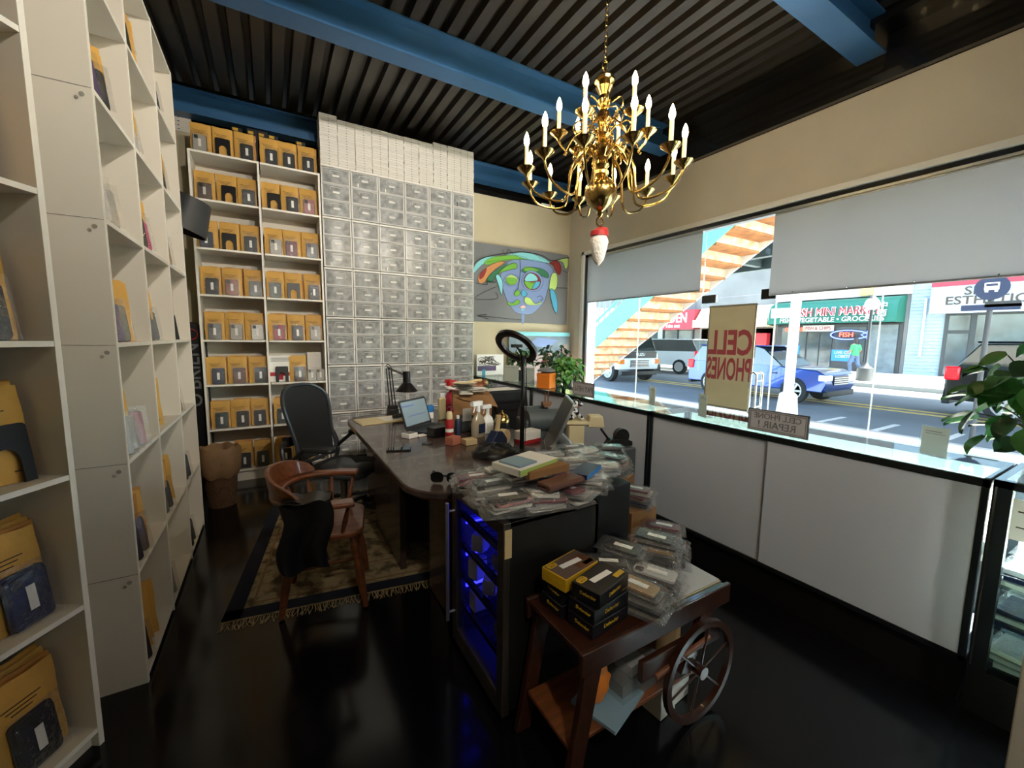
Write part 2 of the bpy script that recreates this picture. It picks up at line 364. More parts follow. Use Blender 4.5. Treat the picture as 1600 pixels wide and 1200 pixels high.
m = MB('green_awn'); a0, a1 = 7.6, 13.36
prof = [(FX,3.8),(FX-.5,3.75),(FX-.9,3.55),(FX-1.05,3.3),(FX-1.15,2.5)]
vs = [(x,y,z) for y in (a0,a1) for x,z in prof]+[(FX,a0,2.5),(FX,a1,2.5)]
m.add(vs,[(i,i+1,i+6,i+5) for i in range(4)]+[(0,1,2,3,4,10),(5,6,7,8,9,11)])
aw = m.build('awning', b)
T = lambda y,z: face_m((FX-1.12+(z-2.9)*.125+(-.035),y,z),(-1,0,.12))
m = MB('sign_white').text('FISH • VEGETABLE • GROCERIES',.34,T(10.35,2.68),.006,.01,.98).box(FX-1.17,FX-1.02,12.1,13.2,2.86,3.4)
m.mat('ink').text('B&K',.5,T(12.65,3.14),.01,.0,1)
m.mat('sign_white').text('FISH MINI MARKET',.62,T(10.05,3.08),.005,.03,.74).mat('red').text('FISH MINI MARKET',.6,T(10.05,3.08),.02,.0,.74)
m.mat('sign_white').text('中\n西',.36,T(8.12,3.1),.01,.01).text('雜\n貨',.36,T(8.62,2.95),.01,.01); m.build('lettering', aw)
m = MB('shop_dark').box(FX-.12,FX-.02,7.6,13.3,0,2.5); m.build('storefront', b)
m = MB('shop_glass').box(FX-.16,FX-.1,11.7,13.0,.6,2.3).box(FX-.16,FX-.1,9.0,10.3,.5,2.3).box(FX-.16,FX-.1,10.45,11.0,.1,2.0).box(FX-.16,FX-.1,11.05,11.6,.1,2.0); m.build('shop_window', b)
m = MB('neon_blue'); m.tube([(FX-.25,9.75+.75*math.cos(t)*(1 if math.cos(t)>-.6 else 1.15),1.9+.24*math.sin(t)) for t in [2*PI*k/24 for k in range(24)]],.03,6,True)
m.tube([(FX-.25,9.15,1.9),(FX-.25,8.9,2.1),(FX-.25,8.9,1.7)],.03,6,True)
m.mat('neon_red').text('FISH',.34,face_m((FX-.25,9.8,1.9),(-1,0,0)),.01,.01).text('GROCERIES',.3,face_m((FX-.2,12.3,2.2),(-1,0,0)),.01,.01,.7); m.build('neon_sign', b)
m = MB('poster_blue').box(FX-.2,FX-.16,9.2,10.4,.5,1.1).box(FX-.2,FX-.16,12.0,12.9,.6,1.3).mat('sign_white').text('LIVE CRAB\nLOBSTER',.2,face_m((FX-.21,9.8,.85),(-1,0,0)),.005,.005).box(FX-.2,FX-.16,10.4,11.9,2.1,2.42)
m.mat('maroon').text('FISH & CHIPS',.24,face_m((FX-.21,11.15,2.26),(-1,0,0)),.005,.01,.9); m.build('window_poster', b)
m = MB('shutter').box(FX-.2,FX-.1,7.75,8.9,0,2.4)
for k in range(16): m.box(FX-.22,FX-.19,7.75,8.9,k*.15,k*.15+.03)
m.build('roller_door', b)
m = MB('paint_white').box(FX-.2,FX-.1,7.4,13.4,3.85,4.3).mat('facade').box(FX-.3,FX-.05,7.4,13.4,4.3,4.5).mat('yellow_line').box(FX-.3,FX-.15,8.85,9.4,3.9,4.25); m.build('cornice', b)
b = thing('shop_building', 'pale blue brick building with the esthetics shop sign', 'building')
m = MB('brick_blue').box(FX,FX+5,-6,7.45,0,12)
for k in range(26): m.box(FX-.02,FX,-6,7.45,k*.16,k*.16+.14)
m.build('wall', b)
m = MB('grey_awn').box(FX-.35,FX,-1,6.7,2.85,4.05).mat('maroon').box(FX-.4,FX,-1,6.7,4.05,4.3); m.build('sign_board', b)
m = MB('ink').text('SK K',.5,face_m((FX-.36,5.1,3.78),(-1,0,0)),.01,.01,1.1).text('ESTHETICS',.5,face_m((FX-.36,4.9,3.38),(-1,0,0)),.01,.01,1.1).mat('sign_white').text('NEW YORK',.26,face_m((FX-.36,4.9,3.03),(-1,0,0)),.01,.01,1.1); m.build('lettering', b)
m = MB('shop_dark').box(FX-.1,FX,1.5,6.2,0,2.85); m.build('storefront', b)
MB('shop_glass').box(FX-.14,FX-.09,5.4,6.05,.1,1.95).box(FX-.14,FX-.09,5.4,6.05,2.1,2.75).box(FX-.14,FX-.09,1.8,5.2,.8,2.75).build('shop_window', b)
m = MB('paint_white').cyl((FX-.1,6.9,.9),(FX-.1,6.9,3.6),.05); m.build('downpipe', b)
# elevated railway over the street
t = thing('elevated_railway', 'dark steel elevated railway structure over the street', 'railway')
m = MB('el_steel').box(8.2,18.6,-16,40,5.2,5.3)
for y in range(-14,40,3): m.box(8.0,18.8,y,y+.25,4.65,5.2)
for x in (8.1,10.4,12.9,15.5,18.2): m.box(x,x+.3,-16,40,4.55,5.2)
m.build('deck', t)
for x,y in ((18.4,15.5),(18.4,-4),(9.7,-7),(18.4,27)):
    MB('el_steel').box(x-.18,x+.18,y-.18,y+.18,0 if x>17.9 and False else -.15,4.6).build('column', t)
# station staircase
t = thing('station_staircase', 'outdoor staircase with teal stringer rising to the elevated station', 'staircase', (6,0,0))
sl = .645; zz = lambda y: 1.339+sl*(6.686-y); y1, y0 = 8.70, 1.2; n = 36
def stringer(x, wz, mtl):
    return MB(mtl).add([(x,y1,zz(y1)),(x,y0,zz(y0)),(x,y0,zz(y0)+wz),(x,y1,zz(y1)+wz),(x+.05,y1,zz(y1)),(x+.05,y0,zz(y0)),(x+.05,y0,zz(y0)+wz),(x+.05,y1,zz(y1)+wz)],
        [(0,1,2,3),(7,6,5,4),(0,4,5,1),(1,5,6,2),(2,6,7,3),(3,7,4,0)])
stringer(0,.42,'teal').build('stringer', t); stringer(1.25,.42,'paint_white').build('stringer', t)
dy = (y1-y0)/26
for k in range(26):
    y = y1-k*dy; z = zz(y)+.16
    MB('step_wood').box(.05,1.25,y-dy-.03,y,z,z+.04).build('tread', t)
    MB('riser').box(.05,1.25,y-.012,y,z-dy*sl+.04,z).build('riser', t)
for x in (.02,1.28):
    m = MB('teal')
    for hh in (.55,1.0,1.35): m.tube([(x,y1,zz(y1)+hh),(x,y0,zz(y0)+hh)],.025,6)
    for k in range(48):
        y = y1-(y1-y0)*k/47; m.tube([(x,y,zz(y)+.4),(x,y,zz(y)+1.35)],.012,5)
    m.build('railing', t)
# white pillar, bus stop, globe lamp
t = thing('street_pillar', 'white painted steel pillar on the pavement outside the window', 'pillar', (8.55,4.02,0))
MB('paint_white').cyl((0,0,.5),(0,0,4.55),.085,n=16).build('column', t)
MB('paint_white').lathe([(.26,0),(.26,.06),(.21,.1),(.17,.5),(.1,.54)],4).build('base', t, bev=.02)
t = thing('bus_stop_sign', 'bus stop pole with round navy bus sign on the pavement', 'street sign', (8.8,1.63,0))
MB('dark_grey').cyl((0,0,0),(0,0,2.45),.03).build('pole', t)
m = MB('navy').cyl((-.05,0,2.29),(-.03,0,2.29),.17,n=28); m.mat('label').box(-.056,-.05,-.07,.07,2.26,2.36).mat('navy').box(-.058,-.056,-.055,.055,2.31,2.345).mat('label').box(-.056,-.05,-.06,-.03,2.23,2.26).box(-.056,-.05,.03,.06,2.23,2.26); m.build('sign_disc', t)
MB('dark_grey').box(-.03,.03,-.28,.05,2.02,2.1).mat('navy').box(-.03,.03,-.28,.28,1.98,2.06).build('route_plate', t)
t = thing('globe_street_lamp', 'street lamp with white globe in front of the fish market', 'street lamp', (20.2,6.8,0))
MB('dark_grey').lathe([(.28,0),(.26,.5),(.12,.6),(.06,.75),(.05,2.75),(.1,2.8)],12).build('pole', t)
MB('sign_white').ball((0,0,3.0),.24).build('globe', t)
MB('dark_grey').lathe([(.14,3.2),(.1,3.26),(.02,3.36)],10).build('cap', t)
# cars
mat('car_blue','#1d3f8e',.18,metal=.4,coat=.8); mat('car_black','#14161a',.15,metal=.3,coat=.8); mat('car_white','#dfe3e5',.2,coat=.8)
mat('car_glass','#1b2426',.05,spec=1); mat('tyre','#1a1a1a',.8); mat('rim','#c9cbcd',.3,metal=.8); mat('tail','#c01420',.25,emit=.6); mat('head','#eef2f4',.1); mat('grille','#17181a',.4)
def car(label, loc, rz, col, L, W, prof, cab, wheels, wr, kind='car', tails=True):
    """+x is the nose; prof = side outline (x,z); cab = glasshouse outline"""
    t = thing(kind, label, 'truck' if kind == 'box_truck' else 'car', loc, rz)
    hw = W/2
    def shell(pr, inset, mtl, name, zlo, zhi, out=0):
        m = MB(mtl); n = len(pr); R = []
        for s_ in (-1,1):
            R.append([(x, s_*(hw+out-inset*max(0,(z-zlo)/(zhi-zlo))), z) for x,z in pr])
        R2 = [[(x*.985,s_*(abs(y)-.0) ,z) for x,y,z in R[0 if s_<0 else 1]] for s_ in (-1,1)]
        m.add(R[0]+R[1], [tuple(range(n)), tuple(range(2*n-1,n-1,-1))]+[(i,i+n,(i+1)%n+n,(i+1)%n) for i in range(n)])
        return m.build(name, t, bev=.03)
    shell(prof, .12, col, 'body', .3, 1.8)
    zs = [z for x,z in cab]
    shell(cab, .14, 'car_glass', 'windows', min(zs)-.6, max(zs), .008)
    m = MB(col)       # roof and pillars
    zt = max(zs); top = [x for x,z in cab if z > zt-.08]
    wi = hw-.13
    m.box(min(top)-.05,max(top)+.05,-wi,wi,zt-.01,zt+.035)
    m.build('roof', t, bev=.02)
    for f_ in wheels:
        for s_ in (-1,1):
            wh = MB('tyre', TR(f_, s_*(hw-.1), wr, rx=PI/2)).lathe([(wr*.6,-.11),(wr*.97,-.11),(wr,-.07),(wr,.07),(wr*.97,.11),(wr*.6,.11)],24).build('wheel', t)
            r = MB('rim', TR(f_, s_*(hw-.1), wr, rx=PI/2)); z_ = -.115*s_
            r.lathe([(wr*.62,-.09),(wr*.62,.09)],24)
            for k in range(6): r.box(.0,wr*.6,-.03,.03,min(z_,z_*.8),max(z_,z_*.8),Matrix.Rotation(k*PI/3,4,'Z'))
            r.lathe([(wr*.66,z_*.98),(wr*.66,z_*1.05),(wr*.58,z_*1.05),(wr*.58,z_*.98)],24); r.build('rim', wh)
    nx = max(x for x,z in prof); bx_ = min(x for x,z in prof)
    for s_ in (-1,1):
        MB('head').box(nx-.22,nx+.01,s_*(hw-.22)-.2,s_*(hw-.22)+.2,.72,.9).build('headlight', t, bev=.03)
        if tails: MB('tail').box(bx_-.012,bx_+.22,s_*(hw-.12)-.12,s_*(hw-.12)+.125,.85,1.15).build('tail_light', t, bev=.03)
    g = MB('grille').box(nx-.02,nx+.015,-.45,.45,.6,.86)
    for k in range(4): g.mat('rim').box(nx+.01,nx+.025,-.45,.45,.62+k*.06,.635+k*.06)
    g.build('grille', t)
    MB('grille').box(nx-.1,nx+.03,-hw+.1,hw-.1,.28,.44).box(bx_-.03,bx_+.1,-hw+.1,hw-.1,.3,.5).build('bumper', t, bev=.02)
    MB('grille').box(-.2,-.05,-hw-.01,hw+.01,.86,.89).box(.8,.95,-hw-.01,hw+.01,.86,.89).build('door_handle', t)
    return t
suv = [(-2.35,.4),(2.3,.4),(2.38,.6),(2.33,.9),(2.1,1.02),(1.15,1.08),(.9,1.12),(-2.3,1.15),(-2.4,.9),(-2.4,.5)]
cabs = [(1.15,1.05),(.45,1.62),(.2,1.68),(-1.95,1.66),(-2.3,1.1)]
car('blue pickup style SUV driving past the glass door', (12.85,6.78,-.15), -PI/2, 'car_blue', 4.2, 1.9, suv, cabs, (1.5,-1.42), .39).scale = (.83,.9,.9)
car('black SUV with red tail lights at the right edge behind the plant', (14.0,.55,-.15), -PI/2, 'car_black', 4.8, 1.95, suv, cabs, (1.5,-1.42), .39)
car('white SUV seen from behind beside the white truck', (18.0,14.6,-.15), PI/2+.1, 'car_white', 4.6, 1.85, suv, cabs, (1.4,-1.4), .36)
tr = [(-3.2,.5),(2.2,.5),(2.25,.7),(2.25,1.1),(2.0,1.25),(1.7,2.1),(.3,2.2),(.3,2.2),(-3.2,2.2)]
t = car('white box truck with black grille parked beyond the staircase', (12.6,13.4,-.15), -PI/2-.12, 'car_white', 5.4, 1.95, tr, [(2.12,1.2),(1.78,2.0),(.5,2.05),(.5,1.2)], (1.55,-1.9), .42, 'box_truck', False)
MB('car_white').box(-3.4,.1,-1.1,1.1,.9,3.0).build('cargo_box', t, bev=.02)
m = MB('grille').box(2.24,2.28,-.8,.8,.95,1.2).mat('label').text('ISUZU',.16,face_m((2.285,0,1.08),(1,0,0)),.004,.01); m.build('nose_panel', t)
MB('orange').box(2.1,2.27,-.97,-.75,.72,.9).box(2.1,2.27,.75,.97,.72,.9).build('indicator', t)
# ================================================================ bookcases and drawer towers
def bookcase(name, label, loc, rz, bays, levels, depth, top=True):
    """front plane at local y=0, goes back to +depth; bays = list of x edges"""
    t = thing(name, label, 'bookcase', loc, rz); e = .018
    zt = levels[-1]+e
    for i,x in enumerate(bays):
        a = x-e/2 if 0<i<len(bays)-1 else (x if i==0 else x-e)
        m = MB('melamine').box(a,a+e,.002,depth,0,zt); m.mat('melamine_edge').box(a,a+e,0,.002,0,zt)
        m.build('side_panel' if i in (0,len(bays)-1) else 'divider', t)
    for i in range(len(bays)-1):
        for z in levels:
            m = MB('melamine').box(bays[i]+e,bays[i+1]-e/2,.004,depth,z,z+e); m.mat('melamine_edge').box(bays[i]+e,bays[i+1]-e/2,.002,.004,z,z+e)
            m.build('shelf', t)
    MB('melamine').box(bays[0]+.004,bays[-1]-.004,depth,depth+.006,0,zt).build('back_panel', t)
    MB('melamine').box(bays[0]+e,bays[-1]-e,.03,.045,0,levels[0]).build('kick_board', t)
    return t
YS = 4.9
blv = [.105,.545,.99,1.43,1.865,2.30,2.745,3.17]
bookcase('bookcase','tall white two-bay bookcase against the back wall', (-.585,YS,0), 0, [0,.548,1.1], blv, .33)
XS = -.525
llv = [.02,.49,.965,1.445,1.92,2.385,2.85,3.31]
# a unit facing +x : local x axis -> world +y, local y -> world -x
lt = bookcase('bookcase','tall white three-bay bookcase along the left side facing the desk', (XS,2.175,0), PI/2, [0,.55,1.15,1.73], llv, .3)
for z in llv[1:-1]: MB('box_line').box(-.0015,.0,.003,.297,z+.008,z+.0095).build('panel_seam', lt)
for z in llv[1:]:
    MB('chrome').cyl((-.004,.03,z-.02),(.001,.03,z-.02),.008,n=10).cyl((-.004,.045,z-.035),(.001,.045,z-.035),.006,n=10).build('cam_bolt', lt)
nlv = [.055,.535,1.005,1.455,1.93,2.395,2.86]
na = math.radians(31)
# near unit: front runs from its far corner back toward the camera's left
ndir = Vector((math.sin(na),math.cos(na),0)); P0 = Vector((-.60,1.92,0))
nb = P0 - ndir*1.0
nt_ = bookcase('bookcase','white bookcase in the left foreground standing at an angle', (nb.x,nb.y,0), PI/2-na, [0,.5,1.0], nlv+[3.31], .3)

# ---- envelopes and phone cases
def env_mesh(c, seed):
    r = random.Random(seed); m = MB(c); w, h = .160, .27
    def f(sgn):
        def g(u,v):
            e = min(u,1-u)*min(v,1-v)*16
            return ((u-.5)*w+.002*math.sin(v*9+seed), sgn*(.0015+.006*min(1,e)**.5), v*h+.002*math.sin(u*8+seed*2))
        return g
    m.grid(f(-1),8,10).grid(lambda u,v:(f(1)(1-u,v)),8,10)
    m.mat('ink')
    for k in range(3): m.box(-.06+.01*k,.035-.012*k,-.0088,-.0078,.20-.012*k,.203-.012*k)
    m.box(.03,.06,-.0088,-.0078,.03,.034)
    return m.mesh('padded_envelope')
ENV = [env_mesh('envelope',i) for i in range(3)]+[env_mesh('envelope_b',i+5) for i in range(2)]
CC = {'black':'#111113','charcoal':'#212226','brown grey':'#5b4a44','clear':'#a7a39b','maroon':'#6a1f33','dark blue':'#20283f','orange brown':'#8a4a2c','dark green':'#1d3a34','crimson':'#96172f','white':'#d4d2cc','grey':'#6d6c6c','purple':'#4b3460','pink':'#c92f74','silver':'#b9b9b9','teal grey':'#38484c','reddish grey':'#6e4943','tan':'#9c7c52','gold':'#a5793a','navy':'#1b2647','rose':'#a86a6e'}
for k,v in CC.items(): mat('cc_'+k, v, .4, spec=.4)
CASE = {}
def case_mesh(kind):
    if kind in CASE: return CASE[kind]
    if kind == 'arch':
        w,h = .118,.165; P = [(-w/2,.0),(-w/2+.028,.0)]+[(-.031*math.cos(PI*k/10), .062+.038*math.sin(PI*k/10)) for k in range(11)]+[(w/2-.028,0),(w/2,0)]
        P += [(w/2-.012+.012*math.cos(a),h-.012+.012*math.sin(a)) for a in (0,.5,1.05,1.57)]+[(-w/2+.012-.012*math.cos(a),h-.012+.012*math.sin(a)) for a in (1.57,1.05,.5,0)]
        m = MB('cc_black').prism(P,-.004,.004,face_m((0,-.005,0),(0,-1,0)))
        CASE[kind] = (m.mesh('phone_case'), None, None); return CASE[kind]
    w,h = .098,.152; r = random.Random(kind)
    m = MB('cc_black').rrect(w+.01,h+.008,.014,-.003,.003,face_m((0,0,h/2+.004),(0,-1,0)))
    m.mat('cc_'+kind).rrect(w,h,.013,.003,.013,face_m((0,0,h/2+.004),(0,-1,0)))
    m.mat('black').rrect(.03,.034,.008,.013,.015,face_m((-.026,0,h-.02),(0,-1,0)))
    st = MB('label').box(-.011,.011,-.0175,-.0165,.045,.115)
    bg_ = MB('film').grid(lambda u,v: ((u-.5)*(w+.034), -.019-.004*math.sin(u*PI)*math.sin(v*PI)+.004*r.random(), v*(h+.03)),9,12)
    CASE[kind] = (m.mesh('phone_case'), st.mesh('sticker'), bg_.mesh('plastic_bag')); return CASE[kind]
def put_case(kind, M, label, group=None):
    a,b,c = case_mesh(kind)
    o = inst('phone_case', a, None, M); tag(o, label, 'phone case', group)
    if b: inst('sticker', b, o)
    if c: inst('plastic_bag', c, o)
    return o
def put_env(M, k, label, group=None):
    o = inst('padded_envelope', ENV[k], None, M); return tag(o, label, 'envelope', group)
rng = random.Random(3)
def bundle(B, kind, where, n=3, group='padded envelopes in the bookcases', s=1.0):
    """B: matrix with origin on the shelf, -y facing out"""
    depth = ['front','second','third','rearmost']
    for k in range(n):
        M = B @ TR(rng.uniform(-.006,.006)+(.008*k if k else 0), .045+.026*k, .0012+.007*k, rx=-.10, rz=rng.uniform(-.03,.03), s=s)
        put_env(M, rng.choice((0,1,2)) if k==0 else rng.choice((0,3,4)), '%s padded envelope, %s' % (depth[k], where), group)
    if kind:
        nm = 'black arch cutout' if kind=='arch' else kind
        put_case(kind, B @ TR(rng.uniform(-.008,.022), .028, .0012, rx=-.12, rz=rng.uniform(-.05,.05), s=s), '%s phone case, %s' % (nm, where), 'phone cases in the bookcases')
rows = [(7,['clear','arch','black','charcoal','black','charcoal']),(6,['brown grey','arch','charcoal','arch','black','rose']),
 (5,['dark blue','arch','charcoal','clear','maroon','grey']),(4,['charcoal','orange brown','black','dark green','arch','black']),
 (3,['grey','clear','white','crimson','black','clear']),(2,['navy','reddish grey','black','arch','brown grey',None]),
 (1,['teal grey','black','charcoal','teal grey','charcoal','black']),(0,[None,'black','charcoal','black','black','charcoal'])]
shn = ['bottom','second','third','fourth','fifth','sixth','seventh','top']
mat('red_print','#a81c34',.6)
for lv,ks in rows:
    z = blv[lv]+.018
    for i,kd in enumerate(ks):
        x = -.585+ (.105+.172*i if i<3 else .548+.105+.168*(i-3))
        wh = '%s from left, %s shelf of back bookcase' % (ORD[i], shn[lv])
        B = TR(x+rng.uniform(-.006,.006), YS+.015, z)
        if lv==2 and i==5:
            for q in (0,1): put_case('clear', B @ TR(-.035+.085*q,.03,.001,rx=-.1,s=.8), '%s small clear phone case, %s' % (('left','right')[q],wh), 'phone cases in the bookcases')
            for q in range(9):
                tag(inst('flat_box', MB('box_white').box(-.07,.07,0,.12,0,.034).mesh('flat_box'), None, TR(x,YS+.14,z+q*.0345)), 'small white box, %s from the bottom of the stack in the back bookcase'%ORD[q], 'box', 'white boxes stacked in the bookcase')
            continue
        if kd is None: continue
        if lv==2 and i==3:
            o = MB('label').rrect(.2,.275,.006,-.003,.003,face_m((0,0,.138),(0,-1,0)))
            o.mat('red_print').box(-.1,.1,-.0045,-.003,.06,.1).box(-.02,.02,-.0045,-.003,.02,.16)
            o.mat('grey')
            for q in range(5): o.box(-.09+.01*(q%2),.085,-.0045,-.003,.215+q*.009,.219+q*.009)
            ob = o.build('mailer'); ob.matrix_local = B @ TR(0,.05,.003,rx=-.1); tag(ob,'white mailer with red print on the third shelf of the back bookcase','envelope')
            put_case('arch', B @ TR(.01,.028,.0012,rx=-.12), 'black arch cutout phone case before the white red-printed mailer'); continue
        bundle(B, kd, wh, 3 if i%2 else 2)
# boxed cases behind, on top of the back bookcase
for k,x in enumerate((-.2,-.07,.02,.11,.36)):
    t = thing('packaged_case','black boxed phone case with yellow top, %s from left on top of the back bookcase'%ORD[k],'boxed phone case',(x,YS+.2,blv[7]+.018))
    MB('otter_b').box(-.045,.045,-.02,.02,0,.345+.02*(k in(1,2))).build('box', t, bev=.002)
    MB('otter_y').box(-.035,.01,-.022,-.02,.315,.34).mat('label').box(.0,.025,-.023,-.02,.24,.30).build('label', t)
# left three-bay bookcase : (level, bay, [cases], n envelopes)
yb = [0,.55,1.15,1.73]; bn = ['nearest','middle','farthest']
LI = [(5,0,['purple','black'],3),(4,0,['silver','clear'],0),(3,0,['purple','black'],4),(2,0,['silver','clear','rose'],1),(1,0,['charcoal','brown grey'],3),(0,0,['black'],3),
 (6,1,['black'],4),(5,1,['silver'],1),(4,1,['black','pink'],2),(3,1,['charcoal','black'],1),(2,1,[],1),(1,1,['grey','charcoal'],4),(0,1,['clear'],0),
 (5,2,['charcoal'],2),(4,2,['tan'],0),(3,2,['arch'],2),(2,2,['tan'],0),(1,2,['charcoal','black'],1),(0,2,['black','charcoal'],0),(6,0,['charcoal'],2),(6,2,['black'],1)]
for lv,b_,cs,ne in LI:
    z = llv[lv]+.018; W = yb[b_+1]-yb[b_]
    wh = '%s shelf, %s bay of left bookcase' % (shn[lv], bn[b_])
    n = max(len(cs),1)
    for k in range(ne):
        y = 2.175+yb[b_]+.10+k*.055+(.10 if not cs else .06)
        put_env(TR(XS-.085, y, z+.001, rz=.75+rng.uniform(-.12,.12)) @ TR(0,0,0,rx=-.10), rng.choice((0,1,2,3)), 'padded envelope, %s from near side, %s'%(ORD[k],wh), 'padded envelopes in the bookcases')
    for k,kd in enumerate(cs):
        y = 2.175+yb[b_]+.085+k*.10
        put_case(kd, TR(XS-.045, y, z+.001, rz=.80+rng.uniform(-.15,.15)) @ TR(0,0,0,rx=-.18), '%s bagged phone case, %s from near side, %s'%(kd if kd!='arch' else 'arched',ORD[k],wh), 'phone cases in the bookcases')
# near bookcase
NB = Matrix.Translation((nb.x,nb.y,0)) @ Matrix.Rotation(PI/2-na,4,'Z')
for lv,kd,sc_ in ((0,'black',1.15),(1,'navy',1.15),(2,'arch',1.15),(3,'black',1.1),(4,None,1.1),(5,'charcoal',1.0)):
    z = nlv[lv]+.018; wh = '%s shelf of near left bookcase' % shn[lv]
    bundle(NB @ TR(.865,.035,z), kd, 'beside side panel, '+wh, 4 if lv<2 else 3, s=sc_)
    bundle(NB @ TR(.64,.05,z), 'black', 'at picture edge, '+wh, 2, s=sc_)

# ---- drawer towers
def make_unit():
    t = thing('storage_unit','clear plastic three-drawer unit','drawers'); W,D,Hh = .288,.36,.520
    m = MB('frosted_frame').box(0,.006,0,D,0,Hh).box(W-.006,W,0,D,0,Hh).box(0,W,0,D,Hh-.02,Hh).box(0,W,D-.005,D,0,Hh)
    for k in range(3): m.box(0,W,.01,D,k*.1667,k*.1667+.008).box(.002,W-.002,-.004,.012,k*.1667-.003 if k else 0,k*.1667+.013)
    m.mat('white').box(-.001,W+.001,-.006,.02,Hh-.018,Hh).box(0,.009,-.003,.01,0,Hh).box(W-.009,W,-.003,.01,0,Hh)
    m.build('frame', t)
    for k in range(3):
        z = k*.1667+.012; h = .142
        def bow(u): return -.012*(1-(2*u-1)**2)
        dm = MB('frosted').grid(lambda u,v: (.01+u*(W-.02), bow(u), z+v*h), 10, 2)
        dm.mat('frosted_frame').tube([(.01+u/10*(W-.02), bow(u/10)-.001, z+h) for u in range(11)],.005,6)
        dm.tube([(.012,-.001,z),(.012,-.001,z+h)],.004,6).tube([(W-.012,-.001,z),(W-.012,-.001,z+h)],.004,6)
        dm.box(.012,.015,0,D-.03,z,z+h-.02).box(W-.015,W-.012,0,D-.03,z,z+h-.02)
        d = dm.build('drawer', t)
        hm = MB('frosted_frame').tube(spline([(W/2-.062,-.014,z+.088),(W/2-.058,-.018,z+.112),(W/2-.045,-.019,z+.118),(W/2+.045,-.019,z+.118),(W/2+.058,-.018,z+.112),(W/2+.062,-.014,z+.088)],3),.0035,6)
        hm.build('handle', d)
        lm = MB('label').box(W/2-.034,W/2+.034,-.0165,-.0135,z+.060,z+.08); lm.build('sticker', d)
    return t
def contents_mesh(seed):
    r = random.Random(seed); m = MB('dark_grey'); n = r.randint(4,9)
    for k in range(n):
        m.mat(r.choice(['dark_grey','black','grey','navy','white' if r.random()<.6 else 'tan']))
        s_ = r.uniform(.02,.055); x = r.uniform(.05,.235); y = r.uniform(.03,.2); h = r.uniform(.015,.075)
        m.box(-s_,s_,-s_*.7,s_*.7,0,h,TR(x,y,.012,rz=r.uniform(0,3)))
    if r.random()<.6:
        m.mat('white')
        for q in range(3): m.tube(spline([(r.uniform(.04,.25),r.uniform(.01,.05),r.uniform(.014,.11)) for _ in range(5)],4),.0022,4)
    return m.mesh('drawer_contents')
CON = [contents_mesh(i) for i in range(14)]
proto = make_unit(); first = True
Xd, Zd = .525, .13
for cx in range(6):
    for r_ in range(6):
        if r_==0 and cx>4: pass
        u = proto if first else copy_tree(proto); first = False
        u.location = (Xd+cx*.2945, YS-.005+.0*cx, Zd+r_*.5285)
        u['label'] = 'clear three-drawer unit, %s column from left, %s from the floor' % (ORD[cx], ORD[r_]); u['group'] = 'stacked clear drawer units'
        for q,d in enumerate([c for c in u.children if c.name.startswith('drawer')]):
            o = inst('drawer_contents', rng.choice(CON), d, TR(0,0,q*.1667)); o['kind'] = 'stuff'
tag(MB('dark_grey').box(Xd,Xd+6*.2945-.006,YS+.01,YS+.34,0,Zd-.002).build('plinth'),'low dark plinth under the clear drawer towers','plinth')
# white boxes on the drawer towers
bm_ = MB('box_white').box(0,.172,0,.22,0,.0262); bm_.mat('box_line').box(-.0005,.1725,-.0006,0,.0118,.0128).mat('dark_grey').box(.083,.093,-.0012,0,.01,.0165)
bme = bm_.mesh('flat_box')
ztop = Zd+5*.5285+.522; hts = [17,17,17,17,17,17,17,17,17,17]; skip=[0,1,1,1,1,0,0,0,1,1]
for k in range(10):
    n = 19-(1 if 0<k<7 else 0)
    for q in range(n):
        o = inst('flat_box', bme, None, TR(Xd+.004+k*.1767+rng.uniform(-.0025,.0025), YS+.01+rng.uniform(-.004,.004), ztop+q*.0268))
        tag(o, 'flat white box, %s from bottom, %s stack from left above the drawers'%(ORD[q],ORD[k]), 'box', 'white boxes on the drawer towers')
for k in range(3):
    for q in range(4):
        tag(inst('flat_box', bme, None, TR(-1.2+k*.205, YB+.0, ZT+.001+q*.0365)@Matrix.Diagonal((1.15,.7,1.35,1))), 'white box, %s from the bottom, %s stack from left on the wall ledge'%(ORD[q],ORD[k]),'box','white boxes on the wall ledge')
# wakeboard, black lamp behind the left bookcase, basket
t = thing('wakeboard','black wakeboard with grey lettering leaning between the bookcases','wakeboard',(-.70,5.02,0))
m = MB('black').rrect(.3,1.62,.13,-.01,.01,face_m((0,0,.81),(0,-1,0)),8); m.build('board', t, bev=.004)
m = MB('grey').text("O'BRIEN",.17,face_m((.03,-.011,1.1),(0,-1,0),(-1,0,0)),.001,.012); m.mat('red').tube([(.03+.05*math.cos(a),-.011,1.5+.05*math.sin(a)) for a in [k*PI/8 for k in range(16)]],.006,5,True); m.build('lettering', t)
t = thing('arc_floor_lamp','black drum lamp shade showing beside the left bookcase','lamp',(-.98,4.25,-.0))
MB('dark_grey').lathe([(.14,0),(.14,.02),(.02,.03)],20).tube(spline([(0,0,.03),(0,0,2.2),(.02,0,2.5),(.2,0,2.7),(.42,0,2.61)],6),.012,8).build('stand', t)
MB('dark_grey',TR(.44,0,2.45,ry=.35)).lathe([(.05,.14),(.13,.13),(.175,-.13),(.168,-.13),(.12,.12),(.05,.13)],28).build('lamp_shade', t)
t = thing('wicker_basket','tall brown wicker basket with a paper liner by the bookcase','basket',(-.44,4.30,0))
mat('wicker','#5c3f26',.8,var=.4,vs=40,bump=.5,bs=90); mat('liner','#8b6b48',.7,bump=.5,bs=20,var=.2)
MB('wicker').lathe([(.10,0),(.12,.2),(.135,.46),(.14,.47),(.13,.46),(.11,.1),(.09,.02)],24).build('basket', t)
